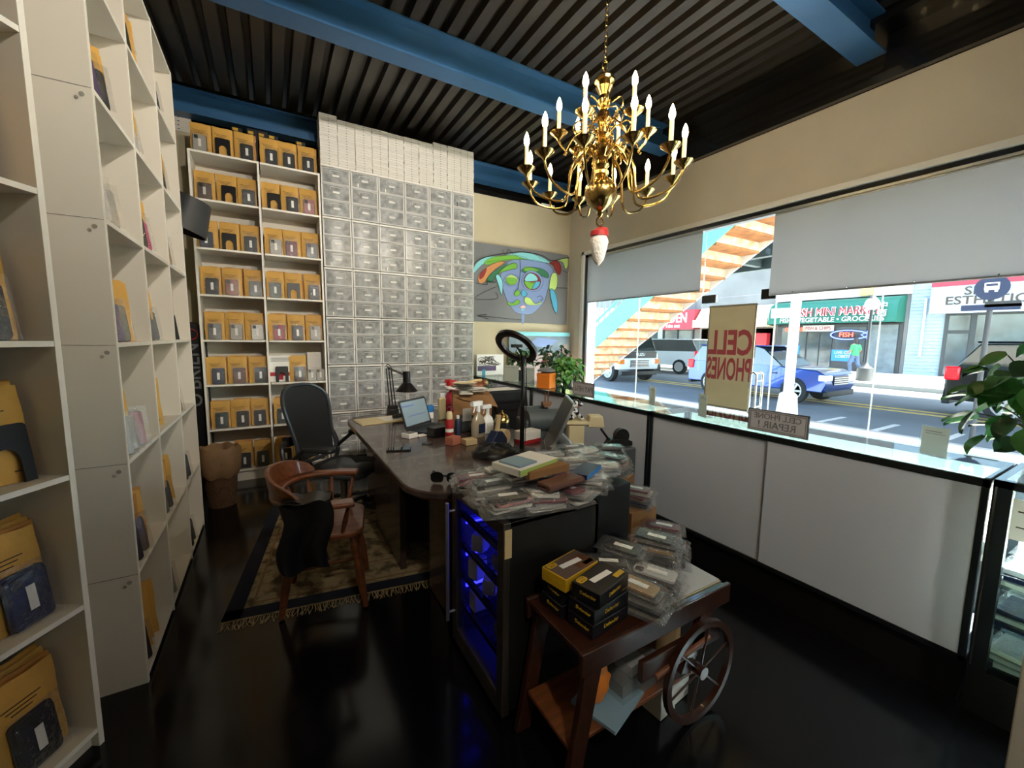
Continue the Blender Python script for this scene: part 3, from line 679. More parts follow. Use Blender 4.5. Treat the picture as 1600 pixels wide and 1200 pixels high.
MB('liner').rings([[((.14+.008*math.sin(a*5)+dx)*math.cos(a), (.14+.008*math.sin(a*5)+dx)*math.sin(a), z-.11+.01*math.sin(a*7)) for a in [2*PI*k/36 for k in range(36)]] for dx,z in ((-.008,.38),(.012,.42),(.018,.6),(-.006,.64),(-.05,.5),(-.09,.3))],False,False).build('liner', t)
# ================================================================ display counters (seen from the back)
def counter(label, y0, y1, doors):
    t = thing('display_counter', label, 'display counter', (2.407,y0,0)); L = y1-y0; D = .455; h = .977
    m = MB('case_black').box(.03,D-.02,.01,L-.01,0,.19); m.build('base', t)
    m = MB('case_frame').box(0,.022,0,L,h-.04,h-.008).box(D-.022,D,0,L,h-.04,h-.008).box(0,D,0,.022,h-.04,h-.008).box(0,D,L-.022,L,h-.04,h-.008)
    for y in (0,L-.022):
        for x in (0,D-.022): m.box(x,x+.022,y,y+.022,.19,h-.04)
    m.box(0,D,0,L,.19,.215); m.build('frame', t, bev=.002)
    MB('white').box(.03,D-.03,.03,L-.03,.216,.222).build('inner_deck', t)
    MB('case_glass').box(.002,D-.002,.002,L-.002,h-.008,h).build('glass_top', t)
    MB('case_glass').box(D-.008,D-.003,.022,L-.022,.215,h-.04).build('front_glass', t)
    e = L/doors
    for k in range(doors):
        x = .004+.008*(k%2)
        MB('panel').box(x,x+.006,.02+k*(L-.04)/doors,.02+(k+1)*(L-.04)/doors+(.004 if k<doors-1 else 0),.212,h-.038).build('sliding_door', t)
        if k: MB('alu').box(-.002,.012,.03+k*(L-.06)/doors-.003,.03+k*(L-.06)/doors+.003,.22,h-.045).build('door_edge', t)
    MB('case_glass').box(.04,D-.03,.03,L-.03,.58,.586).build('glass_shelf', t)
    return t
counter('display counter section nearest the camera with two grey back panels', .38, 2.055, 2)
counter('middle display counter section behind the tablet and ring light', 2.062, 3.68, 2)
counter('far display counter section in front of the leaning painting', 3.687, 5.25, 2)
# glass display case at the right edge
t = thing('display_case','glass display case full of packets at the right edge','display case',(2.407,-1.0,0))
L = 1.372; D = .455; h = .977
m = MB('case_black').box(0,D,0,L,0,.19); m.build('base', t)
m = MB('case_frame').box(0,.025,0,L,h-.03,h).box(D-.02,D,0,L,h-.03,h).box(0,D,L-.025,L,h-.03,h).box(0,D,0,.025,h-.03,h).box(0,.04,L-.05,L,.19,h).box(D-.03,D,L-.03,L,.19,h).box(0,.03,0,.03,.19,h)
m.mat('chrome').box(-.003,.0,L-.012,L-.006,.2,.95); m.build('frame', t)
MB('case_glass').box(.002,D-.002,.002,L-.002,h-.005,h+.001).build('glass_top', t)
MB('case_glass').box(.002,.007,.03,L-.05,.2,h-.03).build('side_glass', t)
for z in (.21,.38,.55): MB('case_glass').box(.01,D-.01,.02,L-.02,z,z+.006).build('glass_shelf', t)
MB('label').box(-.002,.001,L-.2,L-.055,.76,.92).mat('ink').box(-.003,-.002,L-.19,L-.07,.87,.875).box(-.003,-.002,L-.19,L-.09,.84,.844).box(-.003,-.002,L-.19,L-.07,.81,.814).build('price_list', t)
mat('led','#dfeaff',.4,emit=3.0)
MB('led').box(.02,.03,.05,L-.08,h-.045,h-.035).build('light_strip', t)
lamp('AREA','case_light',(2.63,-.15,.93),35.0,(.85,.92,1),(0,0,0),shape='RECTANGLE',size=.3,size_y=1.1)
ml = [MB(c_).box(-.09,.09,-.05,.05,0,.02).mat('film').grid(lambda u,v:((u-.5)*.22,(v-.5)*.13,.024+.004*math.sin(u*20)*math.sin(v*13)),8,6).mesh('packet') for c_ in ('cc_navy','cc_silver','paper','cc_white')]
for z,nm in ((.216,'lower'),(.386,'middle'),(.556,'upper')):
    for k in range(8):
        for q in range(2):
            for g in range(3):
                tag(inst('packet', rng.choice(ml), None, TR(2.407+.12+q*.2, .27-k*.125, z+.001+g*.026, rz=rng.uniform(-.15,.15))),
                  'clear packet, %s of %s %s pile, %s shelf of glass case'%(['bottom','middle','top'][g],ORD[k],['inner','outer'][q],nm),'packet','packets in the glass case')
# ---- things on the counters
def plaque(name, label, y0, y1, z0, hh, lines):
    t = thing(name, label, 'sign', (2.445,(y0+y1)/2,z0)); w = y1-y0
    ('plaque' in MATS) or glassy('plaque','#d8d0d2',1.3,.2,opac=.93,ocol='#d8cfd0')
    m = MB('plaque').box(-.003,.003,-w/2,w/2,0,hh)
    m.mat('grey').box(-.005,.005,-w/2,-w/2+.006,0,hh).box(-.005,.005,w/2-.006,w/2,0,hh).box(-.005,.005,-w/2,w/2,hh-.006,hh).box(-.005,.005,-w/2,w/2,0,.006)
    m.box(-.0045,.0045,-w/2+.012,-w/2+.015,.012,hh-.012).box(-.0045,.0045,w/2-.015,w/2-.012,.012,hh-.012).box(-.0045,.0045,-w/2+.012,w/2-.012,hh-.015,hh-.012).box(-.0045,.0045,-w/2+.012,w/2-.012,.012,.015)
    m.build('board', t)
    m = MB('grey')
    for s_,sz,zc,wx in lines: m.text(s_,sz,face_m((0,0,zc),(1,0,0)),.005,.004,wx)
    m.build('lettering', t); return t
plaque('counter_sign','pay here sign on the counter seen from behind', 2.72, 3.01, .979, .13, [('PAY HERE',.075,.064,.78)])
plaque('counter_sign','cell phone repair sign on the counter seen from behind', 1.035, 1.355, .979, .128, [('CELL PHONE',.046,.09,.95),('REPAIR !',.056,.042,1.0)])
def holder(label, x, y, rz, w, hh, d=.05):
    t = thing('acrylic_sign_holder', label, 'sign holder', (x,y,.979), rz)
    MB('acrylic').box(-w/2,w/2,-.002,.002,0,hh).box(-w/2,w/2,0,d,0,.003).build('stand', t)
    m = MB('card').box(-w/2+.004,w/2-.004,.003,.005,.004,hh-.003); m.mat('grey').box(-w/2+.015,w/2-.03,.0022,.003,hh-.025,hh-.022).box(-w/2+.015,w/2-.015,.0022,.003,hh-.035,hh-.033); m.build('card', t)
holder('clear holder with white card left of the potted plant at right', 2.62,.60,-PI/2-.25,.105,.14)
holder('tall white card holder on the counter beside the poster', 2.53,1.72,-PI/2-.35,.09,.16)
holder('white card holder on the counter left of the poster', 2.62,2.23,-PI/2-.35,.10,.15)
holder('grey card holder at the far end of the counter by the framed sketch', 2.47,4.22,-PI/2+.6,.2,.2)
holder('narrow white card holder behind the ring light pole', 2.56,3.95,-PI/2+.5,.13,.19)
def leafy(name, label, loc, r, n, mt, size, pot='white', pr=.09, ph=.12, hang=.3, cat='plant', cz=None):
    t = thing(name, label, cat, loc); q = random.Random(label)
    MB(pot).lathe([(pr*.7,0),(pr,ph),(pr*.92,ph),(pr*.85,ph*.85),(.001,ph*.8)],20).build('pot', t)
    m = MB(mt[0]); st = MB('stem'); cz = ph+r*.7 if cz is None else cz
    for k in range(n):
        a = q.uniform(0,2*PI); e = math.asin(q.uniform(-hang,1)); rr_ = r*q.uniform(.45,1)
        p = Vector((rr_*math.cos(e)*math.cos(a), rr_*math.cos(e)*math.sin(a), cz+rr_*math.sin(e)))
        p.z = max(p.z, .03)
        if k%4==0: st.tube(spline([(0,0,ph*.8),(p.x*.4,p.y*.4,ph*.5+p.z*.6),p],4),.0025,4)
        m.mat(q.choice(mt)); s_ = size*q.uniform(.7,1.2)
        T = Matrix.Translation(p) @ Matrix.Rotation(a,4,'Z') @ Matrix.Rotation(q.uniform(-.2,1.2),4,'Y') @ Matrix.Rotation(q.uniform(-.7,.7),4,'X')
        m.grid(lambda u,v: (v*s_, (u-.5)*s_*.85*math.sin(PI*min(1,v*.93+.07))**.8, -s_*.35*v*v+abs(u-.5)*s_*.25), 2, 5, T)
    m.build('foliage', t); st.build('stems', t); return t
leafy('potted_fig','large leafy potted plant at the right end of the counter',(2.79,.30,.979),.27,120,['leaf','leaf_dark','leaf'],.095,'dark_grey',.07,.09,.7,cz=.27)
leafy('pothos_plant','bushy green pothos plant beside the window at the counter end',(2.78,3.52,.979),.17,200,['leaf2','leaf2','leaf'],.065,'dark_grey',.07,.10,.95,cz=.19)
leafy('potted_plant','dark leafy plant behind the ring light on the far counter',(2.70,4.35,.979),.17,110,['leaf_dark','leaf'],.06,'dark_grey',.08,.12,.2)
leafy('potted_plant','dark blue green bushy plant right of the bonsai',(3.3,4.45,.75),.24,150,['leaf_dark','teal' if False else 'leaf_dark'],.07,'dark_grey',.1,.2,.5,cz=.45)
st_ = tag(MB('case_black').box(3.1,3.5,4.25,4.65,0,.748).build('pedestal', bev=.01),'black pedestal under the dark bushy plant','pedestal')
t = thing('storage_box','orange cube box on the counter under the bonsai','box',(2.52,3.56,.979),.5)
MB('orange').box(-.075,.075,-.075,.075,0,.155).build('body', t, bev=.003)
MB('orange').box(-.077,.077,-.077,.077,.125,.157).build('lid', t, bev=.002)
t = thing('bonsai_tree','small bonsai in a grey saucer on the orange box','bonsai',(2.52,3.56,1.137))
MB('grey').lathe([(.03,0),(.095,.02),(.1,.03),(.07,.045),(.02,.06)],20).build('saucer', t)
MB('stem').tube(spline([(0,0,.03),(.01,.0,.09),(-.015,.01,.14),(.02,0,.2)],5),[.01]*6+[.008]*6+[.005]*4,6).build('trunk', t)
m = MB('leaf_dark'); q = random.Random(5)
for k in range(40):
    p = (q.uniform(-.07,.07),q.uniform(-.07,.07),.14+q.uniform(0,.1)); m.grid(lambda u,v:(v*.03,(u-.5)*.02*math.sin(PI*(v*.9+.1)),-.01*v),2,3,TR(*p,rz=q.uniform(0,6),ry=q.uniform(-.5,.8)))
m.build('foliage', t)
# ---- paintings
mat('canvas_grey','#77797b',.8,var=.05,vs=3); mat('p_blue','#7d93bf',.7); mat('p_green','#6fae3a',.7); mat('p_lime','#b7d77a',.7); mat('p_aqua','#86cfd6',.7); mat('p_sky','#4fa9cc',.7)
mat('p_red','#8c2f2c',.7); mat('p_orange','#c98a52',.7); mat('p_dgreen','#2f7350',.7); mat('p_line','#20242c',.7); mat('p_pink','#e6b9b0',.7)
t = thing('canvas_painting','large grey canvas with a colourful cartoon face on the back wall','painting',(2.34,YB-.04,1.735))
PW, PH = 1.80, 1.09
MB('canvas_grey').box(0,PW,0,.035,0,PH).build('canvas', t)
m = MB('p_blue'); lay = [0]
px0, py0, sx = 737, 376, 1
def pp(u, v):   # u,v read off the picture in its own 0..660 x 0..560 frame
    return (.0+ (u-30)/630*PW, PH-(v-150-(u-30)*.155*(1-(v-150)/560*.85))/552*PH*1.0)
def blob(c, pts, k=4, line=True):
    lay[0] += 1; d = -.001-lay[0]*.0004
    P = [pp(u,v) for u,v in pts]; Q = spline([(a,b,0) for a,b in P],k,True)
    m.mat(c); m.add([(a.x,d,a.y) for a in Q],[tuple(range(len(Q)))])
    if line: m.mat('p_line').tube([(a.x,d-.0005,a.y) for a in Q],.0035,4,True,flat=.3)
def stroke(pts, r=.004, c='p_line'):
    lay[0] += 1; m.mat(c).tube([(a.x,-.003-lay[0]*.0004,a.y) for a in spline([(*pp(u,v),0) for u,v in pts],4)],r,4)
blob('p_blue',[(250,310),(330,270),(450,275),(545,320),(560,400),(525,470),(500,560),(430,640),(375,650),(320,635),(275,570),(245,480),(230,400)])
blob('p_blue',[(358,640),(375,650),(372,712),(360,712)],line=False)
blob('p_aqua',[(80,370),(90,310),(150,260),(240,250),(330,225),(420,230),(470,260),(560,300),(440,280),(330,270),(230,280),(140,300)])
blob('p_green',[(140,290),(200,255),(330,245),(390,270),(300,275),(220,290),(150,315)])
blob('p_aqua',[(310,240),(350,222),(450,240),(540,290),(470,285),(370,265)])
blob('p_red',[(530,290),(580,275),(610,320),(600,370),(575,350),(555,310)])
blob('p_lime',[(580,270),(650,255),(658,300),(640,330),(620,285)])
blob('p_orange',[(110,440),(105,390),(150,330),(220,290),(250,295),(200,340),(160,390),(140,430)])
blob('p_dgreen',[(150,430),(160,390),(210,340),(270,300),(240,340),(195,400),(185,430)])
blob('p_red',[(110,410),(115,370),(150,335),(140,380),(125,405)],line=False)
blob('p_green',[(215,375),(240,335),(310,295),(325,330),(280,345),(240,360)])
blob('p_dgreen',[(350,350),(390,325),(470,330),(520,360),(520,395),(450,370),(390,365)])
blob('p_green',[(365,330),(400,320),(460,345),(420,352),(380,350)],line=False)
blob('p_blue',[(288,372),(325,385),(340,415),(325,445),(290,460),(262,445),(248,415),(262,385)])
blob('p_lime',[(290,378),(320,392),(330,415),(318,440),(290,450),(268,438),(257,415),(268,390)])
blob('p_green',[(262,405),(290,398),(322,408),(318,435),(290,447),(268,436)])
blob('p_blue',[(415,345),(465,370),(490,420),(470,475),(420,490),(372,465),(355,415),(375,365)])
blob('p_red',[(415,360),(455,378),(475,420),(458,465),(418,480),(380,458),(367,415),(382,375)])
blob('p_aqua',[(412,365),(445,385),(450,415),(375,418),(385,380)])
blob('p_green',[(372,420),(420,430),(440,425),(415,475),(380,450)])
blob('p_sky',[(440,425),(470,425),(455,460),(420,474)])
blob('p_green',[(330,480),(345,500),(335,522),(318,525),(310,505)])
blob('p_sky',[(365,478),(388,505),(380,525),(360,525),(352,505)])
blob('p_green',[(270,565),(300,575),(325,550),(345,560),(335,580),(300,592),(275,585)])
blob('p_lime',[(380,530),(410,540),(440,575),(485,560),(465,580),(400,585),(372,560)])
blob('p_pink',[(345,600),(365,585),(382,600),(370,612),(355,610)])
blob('p_aqua',[(355,608),(370,608),(366,628),(355,622)],line=False)
blob('p_lime',[(545,370),(580,370),(582,450),(560,480),(530,470)])
blob('p_sky',[(535,480),(562,480),(588,560),(585,640),(560,600)])
blob('p_aqua',[(200,390),(215,380),(240,430),(235,520),(215,450)])
stroke([(340,270),(345,330),(340,400),(330,480)]); stroke([(205,460),(80,545),(205,545),(200,500)],.003); stroke([(355,690),(150,670),(95,665),(150,655)],.003); stroke([(95,665),(160,688)],.003)
stroke([(235,210),(255,245),(270,205),(300,240)],.003); stroke([(580,462),(655,462)]); stroke([(450,530),(475,520),(490,545),(470,545)],.003); stroke([(90,440),(150,450),(150,425),(195,432),(195,405)],.004)
stroke([(70,370),(80,310),(140,262),(330,222),(470,240),(540,275),(660,250)],.005); stroke([(658,250),(655,350),(620,340)],.003)
m.build('painted_face', t)
tag(MB('label').box(4.12,4.16,YB-.02,YB,2.27,2.33).build('wall_switch', bev=.003),'small white switch box on the wall beside the canvas','switch')
tag(MB('label').box(3.62,3.86,YB-.02,YB+.0,ZT-.02,ZT+.05).build('junction_box', bev=.003),'small white box on the wall top near the corner','switch')
mat('abs1','#8fa0a6',.7,var=.5,vs=3,col2='#5d6f7c'); mat('abs2','#b89f98',.7,var=.5,vs=4,col2='#8b7f80')
t = thing('leaning_painting','abstract landscape painting leaning against the back wall','painting',(3.02,YB-.12,.80))
m = MB('abs1').box(0,1.13,0,.02,0,.80); m.mat('abs2').box(0,1.13,-.002,0,.0,.48).mat('p_aqua').box(0,1.13,-.003,0,.74,.8)
m.mat('red_print').prism([(.55,.33),(.68,.42),(.85,.42),(.92,.33)],0,.003,face_m((0,-.0015,0),(0,-1,0))).mat('p_blue').prism([(.3,.6),(.5,.72),(.9,.68),(.7,.56)],0,.003,face_m((0,-.0012,0),(0,-1,0))).mat('abs2').prism([(.9,.05),(.95,.6),(1.08,.62),(1.1,.05)],0,.003,face_m((0,-.002,0),(0,-1,0)))
m.build('canvas', t)
t = tag(MB('tan').box(2.9,4.1,YB-.3,YB-.001,0,.795).build('low_ledge'),'low ledge under the leaning painting','ledge')
t = thing('framed_sketch','white sketch with black scribbles and purple base at the far counter end','artwork',(2.45,5.13,.979))
m = MB('label').box(0,.42,0,.02,0,.29); m.mat('cc_purple').box(.01,.3,-.002,0,.06,.13); m.mat('ink')
q = random.Random(9)
for k in range(7): m.tube(spline([(q.uniform(.03,.38),-.002,q.uniform(.13,.27)) for _ in range(6)],5),.003,4)
m.mat('p_sky').box(.08,.13,-.003,0,.0,.08).build('panel', t)
# ================================================================ rug
rugm = bpy.data.materials.new('rug'); rugm.use_nodes = True; MATS['rug'] = rugm
def rug_nodes():
    n = rugm.node_tree.nodes; l = rugm.node_tree.links; b = n['Principled BSDF']; b.inputs['Roughness'].default_value = .95
    tc = n.new('ShaderNodeTexCoord'); v = n.new('ShaderNodeTexVoronoi'); v.inputs['Scale'].default_value = 9; v.feature = 'DISTANCE_TO_EDGE'
    s = n.new('ShaderNodeTexNoise'); s.inputs['Scale'].default_value = 11; s.inputs['Detail'].default_value = 5
    l.new(tc.outputs['Object'], v.inputs[0]); l.new(tc.outputs['Object'], s.inputs[0])
    r = n.new('ShaderNodeValToRGB'); l.new(v.outputs[0], r.inputs[0]); r.color_ramp.elements[0].color = (*lin('#94805c'),1); r.color_ramp.elements[1].color = (*lin('#a8956e'),1); r.color_ramp.elements[1].position = .09
    r2_ = n.new('ShaderNodeValToRGB'); l.new(s.outputs[0], r2_.inputs[0]); r2_.color_ramp.elements[0].color = (*lin('#6a5c50'),1); r2_.color_ramp.elements[1].color = (1,1,1,1); r2_.color_ramp.elements[0].position = .38; r2_.color_ramp.elements[1].position = .52
    mx = n.new('ShaderNodeMix'); mx.data_type = 'RGBA'; mx.blend_type = 'MULTIPLY'; mx.inputs['Factor'].default_value = .8
    l.new(r.outputs[0], mx.inputs['A']); l.new(r2_.outputs[0], mx.inputs['B']); l.new(mx.outputs['Result'], b.inputs['Base Color'])
rug_nodes(); mat('rug_border','#151a2b',.95); mat('fringe','#a8946a',.9); mat('rug_line','#8a6c48',.95)
t = thing('persian_rug','worn beige persian rug with navy border and fringe under the chairs','rug',(-.295,2.46,0),math.radians(-8.5))
RW, RL = 1.36, 1.68
m = MB('rug').box(0,RW,0,RL,0,.008); m.mat('rug_border').box(0,RW,0,.085,.008,.0095).box(0,RW,RL-.085,RL,.008,.0095).box(0,.085,0,RL,.008,.0095).box(RW-.085,RW,0,RL,.008,.0095)
m.mat('rug_line')
for a in (.12,.33): m.box(a,RW-a,a,a+.012,.008,.009).box(a,RW-a,RL-a-.012,RL-a,.008,.009).box(a,a+.012,a,RL-a,.008,.009).box(RW-a-.012,RW-a,a,RL-a,.008,.009)
m.build('pile', t)
m = MB('fringe'); q = random.Random(2)
for k in range(150):
    x = RW*k/149; 
    for y,s_ in ((0,-1),(RL,1)): m.tube([(x,y,.005),(x+q.uniform(-.01,.01),y+s_*.035,.004),(x+q.uniform(-.02,.02),y+s_*q.uniform(.06,.08),.003)],.0022,4)
o = m.build('fringe', t); o['kind'] = 'stuff'

# ================================================================ desk
t = thing('conference_desk','long dark wood desk with rounded ends and glossy top','desk',(1.11,2.865,0))
def stadium(w, l, r, n=10): return rr(w, l, r, n)
m = MB('desk').prism(stadium(1.14,2.24,.27),.722,.76); m.build('desktop', t, bev=.008)
MB('wood').prism(stadium(1.10,2.20,.25),.712,.722).build('edge_band', t)
MB('desk').box(-.42,.42,-.06,-.02,.009,.712).box(-.46,-.42,-.38,.35,.009,.712).build('pedestal_base', t, bev=.004)
MB('desk').box(-.36,.45,-.95,-.65,.009,.712).build('pedestal_base', t, bev=.004)
MB('desk').box(-.40,.45,.62,.95,.0,.712).build('pedestal_base', t, bev=.004)
zt = .7612
# folder, paper, microphone
tag(MB('beige',None).box(-.30,.30,-.13,.15,0,.004,TR(.90,3.66,zt,rz=.10)).box(-.29,.29,-.12,.14,.004,.008,TR(.90,3.66,zt,rz=.10)).build('paper_folder'),'large beige folder lying under the microphone on the desk','folder')
tag(MB('paper').box(-.17,.17,-.11,.1,0,.002,TR(.98,3.68,zt+.0085,rz=.14)).build('paper_sheet'),'cream sheet of paper lying on the beige folder','paper')
t = thing('microphone','black handheld microphone lying on the paper','microphone',(.90,3.60,zt+.0345),.33)
MB('black').tube([(0,0,0),(.13,0,0),(.175,0,.0)],[.016,.02,.022],12).build('handle', t)
MB('dark_grey').ball((.205,0,.0),(.032,.023,.023)).build('grille', t)
# laptop
t = thing('laptop','open laptop with a lit pale screen on the desk','laptop',(1.08,3.12,zt),.62)
m = MB('dark_grey').rrect(.34,.23,.012,0,.014); m.mat('black')
for j in range(5):
    for k in range(12): m.box(-.15+k*.0255,-.128+k*.0255,.0+j*.019,.016+j*.019,.014,.0155)
m.box(-.045,.045,-.095,-.025,.014,.0145); m.build('base', t, bev=.002)
mat('screen','#8599a3',.25,emit=.08)
L_ = TR(0,.115,.016,rx=math.radians(72))
MB('dark_grey',L_).rrect(.34,.23,.01,-.004,.004,TR(0,.115,0)).build('lid', t)
MB('screen',L_).box(-.155,.155,.02,.215,.004,.0048).mat('p_blue').box(-.15,.0,.17,.19,.0048,.005).box(-.1,.1,.09,.1,.0048,.005).build('screen', t)
# architect lamp
t = thing('desk_lamp','black spring-arm desk lamp with cone shade clamped at the far desk end','lamp',(.98,3.93,zt))
MB('black').box(-.05,.05,-.04,.04,-.0,.05).box(-.045,.045,-.03,.03,.05,.085).build('clamp', t, bev=.004)
m = MB('black')
for dx in (-.028,.0,.028): m.tube([(dx,0,.08),(dx*.8-.03,.0,.44)],.0055,6)
for dx in (-.012,.014): m.tube([(dx-.03,0,.44),(.12+dx,-.05,.37)],.005,6)
m.tube(spline([(-.03,0,.44),(-.05,0,.47),(-.03,0,.475),(.0,0,.44)],5),.004,6); m.ball((-.03,0,.44),.014)
m.build('arm', t)
MB('black',TR(.125,-.055,.28)).lathe([(.036,.13),(.036,.02),(.05,.01),(.105,-.06),(.10,-.062),(.045,.0),(.001,.0)],24).build('shade', t)
tag(MB('chrome').tube(spline([(.6,3.86,zt+.004),(.8,3.88,zt+.012),(1.0,3.85,zt+.004)],6),.003,5).build('cable'),'thin cable lying at the far edge of the desk','cable')
# phone
t = thing('smartphone','smartphone with a light reflection lying at the left desk edge','phone',(.69,2.63,zt),1.25)
MB('black').rrect(.078,.155,.012,0,.009).build('body', t, bev=.002); MB('car_glass').rrect(.07,.147,.01,.009,.0095).build('screen', t)
def boxy(name, label, cat, loc, rz, d, m_, parts=(), bev=.003, z=None):
    t = thing(name, label, cat, loc, rz); w,dd,h = d
    MB(m_).box(-w/2,w/2,-dd/2,dd/2,0,h).build('body', t, bev=bev)
    for nm,mm,b in parts: MB(mm).box(*b).build(nm, t)
    return t
boxy('cable_box','small white square box with open top on the desk','box',(.85,2.93,zt),.45,(.085,.085,.035),'label',[('inset','grey',(-.032,.032,-.032,.032,.035,.0365))])
boxy('note_pad','small white folded paper by the white square box','paper',(.94,2.93,zt),.2,(.07,.06,.01),'paper')
boxy('pen_cup','square black organiser box by the laptop','organiser',(1.03,2.86,zt),.3,(.10,.09,.075),'black')
t = thing('key_bunch','bunch of keys lying on the desk','keys',(.88,2.70,zt))
m = MB('steel')
for k in range(5):
    a = -1.2+k*.5; m.box(0,.06,-.006,.006,.002+.002*k,.004+.002*k,TR(0,0,0,rz=a)); m.rrect(.022,.022,.008,.002+.002*k,.004+.002*k,TR(.0,0,0,rz=a))
m.build('keys', t)
t = thing('spray_can','red spray can with cream cap on the desk','spray can',(1.10,2.77,zt))
MB('red').lathe([(.028,0),(.030,.004),(.030,.13),(.024,.145)],20).mat('label').lathe([(.0303,.05),(.0303,.075)],20).build('can', t)
MB('beige').lathe([(.024,.145),(.024,.18),(.018,.20),(.001,.20)],20).build('cap', t)
t = thing('spray_can','slim blue spray can behind the red can','spray can',(1.18,2.80,zt))
MB('navy').lathe([(.022,0),(.023,.12),(.012,.135)],16).build('can', t); MB('label').lathe([(.012,.135),(.012,.16),(.001,.16)],16).build('cap', t)
mat('coral','#b5705a',.6)
boxy('small_carton','coral pink small carton on the desk','box',(1.06,2.60,zt),.5,(.09,.07,.055),'coral')
boxy('small_carton','pale wooden block beside the coral carton','block',(1.16,2.55,zt),.1,(.09,.07,.04),'tan')
def sprayer(label, x, y, col, s, rz, lab):
    t = thing('spray_bottle', label, 'spray bottle', (x,y,zt), rz)
    MB(col, Matrix.Diagonal((s,s*.6,s,1))).lathe([(.05,0),(.058,.01),(.058,.09),(.045,.125),(.018,.15),(.016,.17)],20).build('bottle', t)
    MB(lab).box(-.03*s,.03*s,-.037*s,-.034*s,.03*s,.09*s).build('label', t)
    MB('label').tube([(0,0,.165*s),(0,0,.215*s)],.014*s,8).box(-.06*s,.03*s,-.014*s,.014*s,.205*s,.235*s).tube([(-.03*s,0,.205*s),(-.045*s,0,.165*s)],.005*s,5).build('trigger', t)
mat('clearish','#b9ad92',.2,trans=.3)
sprayer('white trigger spray bottle with dark blue label on the desk', 1.31,2.72,'clearish',1.15,.4,'navy')
sprayer('smaller pale trigger bottle right of the labelled one', 1.43,2.80,'label',.95,.2,'paper')
# cardboard box with papers, file sorter, folders heap
t = thing('cardboard_box','open brown cardboard box piled with papers at the desk back','box',(1.46,3.15,zt),-.35)
MB('brown_box').box(-.17,.15,-.14,.14,0,.27).add([(-.17,-.145,.27),(.15,-.145,.27),(.2,-.155,.17),(-.1,-.155,.24)],[(0,1,2,3)]).build('carton', t, bev=.004)
MB('brown_box').add([(.15,-.14,.27),(.15,.14,.27),(.235,.12,.02),(.235,-.13,.02)],[(0,1,2,3)]).build('flap', t)
q = random.Random(4); hz = .275+zt
for k in range(12):
    a = q.uniform(-.6,.6); w_,d_ = q.uniform(.05,.09),q.uniform(.06,.1)
    mm = q.choice(['paper','paper','beige','label','grey','black'])
    tag(MB(mm).grid(lambda u,v:((u-.5)*2*w_,(v-.5)*2*d_,.003+.006*math.sin(u*3+k)*math.sin(v*4)),5,5,TR(1.42+q.uniform(-.07,.06),3.14+q.uniform(-.08,.08),hz+.008*k+.006,rz=a)).build('loose_paper'),
        '%s loose paper, %s layer of the heap on the brown carton'%(mm if mm!='label' else 'white',ORD[k]),'paper','papers heaped on the brown carton')
t = thing('file_sorter','black slanted file sorter full of papers behind the desk','file sorter',(2.0,3.52,.0))
m = MB('black'); pr = [(-.26,0),(.30,0),(.16,1.0),(-.26,1.0)]
m.prism(pr,-.012,.0,face_m((0,-.13,0),(0,-1,0))).prism(pr,0,.012,face_m((0,.17,0),(0,-1,0)))
for z in (.72,.80,.88,.96): m.box(-.26,.15,-.13,.17,z,z+.006)
m.build('rack', t)
for k in range(9):
    z = [.966,.973,.980,.987,.887,.894,.807,.814,.727][k]
    tag(MB(['paper','label','beige','paper'][k%4]).box(-.24,.13,-.12,.14,0,.005,TR(1.98+.012*(k%3),3.54,z+.0005,rz=.06*((k%3)-1)*.5)).build('document'),'document, %s of the stacks in the black file sorter'%ORD[k],'paper','papers in the file sorter')
# plush and ornaments on sorter
t = thing('santa_hat','red santa hat with white rim on the heap','hat',(1.52,3.72,.993+.0))
MB('red').rings([[(x+r*math.cos(a),y+r*math.sin(a),z) for a in [2*PI*k/14 for k in range(14)]] for x,y,z,r in ((0,0,.0,.075),(0,0,.05,.068),(-.02,0,.09,.045),(-.055,0,.10,.025),(-.085,0,.07,.012))]).build('cone', t)
MB('label').lathe([(.07,-.0),(.086,.012),(.086,.03),(.07,.038)],18).build('fur_rim', t)
tag(MB('crimson').lathe([(.09,0),(.105,.08),(.07,.19),(.03,.225),(.001,.228)],18,TR(1.52,3.72,.762)).build('red_pouch'),'dark red velvet pouch under the santa hat','pouch')
t = thing('plush_toy','small brown plush figure lying beside the santa hat','toy',(1.72,3.62,.995))
MB('wood').ball((0,0,.04),(.09,.05,.04)).ball((.09,0,.06),.038).ball((-.08,.03,.05),(.04,.025,.025)).build('body', t); MB('tan').ball((.10,-.02,.065),.02).tube([(-.1,0,.07),(0,0,.09),(.06,0,.09)],.014,6).build('scarf', t)
t = thing('small_tree_ornament','tiny dark branched ornament beside the plush figure','ornament',(1.84,3.62,.995))
m = MB('leaf_dark').lathe([(.025,0),(.02,.02)],10); q = random.Random(1)
for k in range(14):
    a = q.uniform(0,6.3); m.tube([(0,0,.01),(.045*math.cos(a),.045*math.sin(a),.03+.06*q.random())],.002,4).ball((.045*math.cos(a),.045*math.sin(a),.03+.07*q.random()),.009,6,4)
m.build('branches', t)
boxy('lotion_bottle','cream squeeze bottle standing by the laptop','bottle',(1.30,3.45,zt),.2,(.07,.04,.2),'beige',[('cap','label',(-.02,.02,-.012,.012,.2,.24))],.01)
boxy('tissue_pack','blue and white box beside the cream bottle','box',(1.20,3.55,zt),.2,(.09,.06,.12),'label',[('blue_top','poster_blue',(-.045,.045,-.0305,.0305,.06,.1205))])
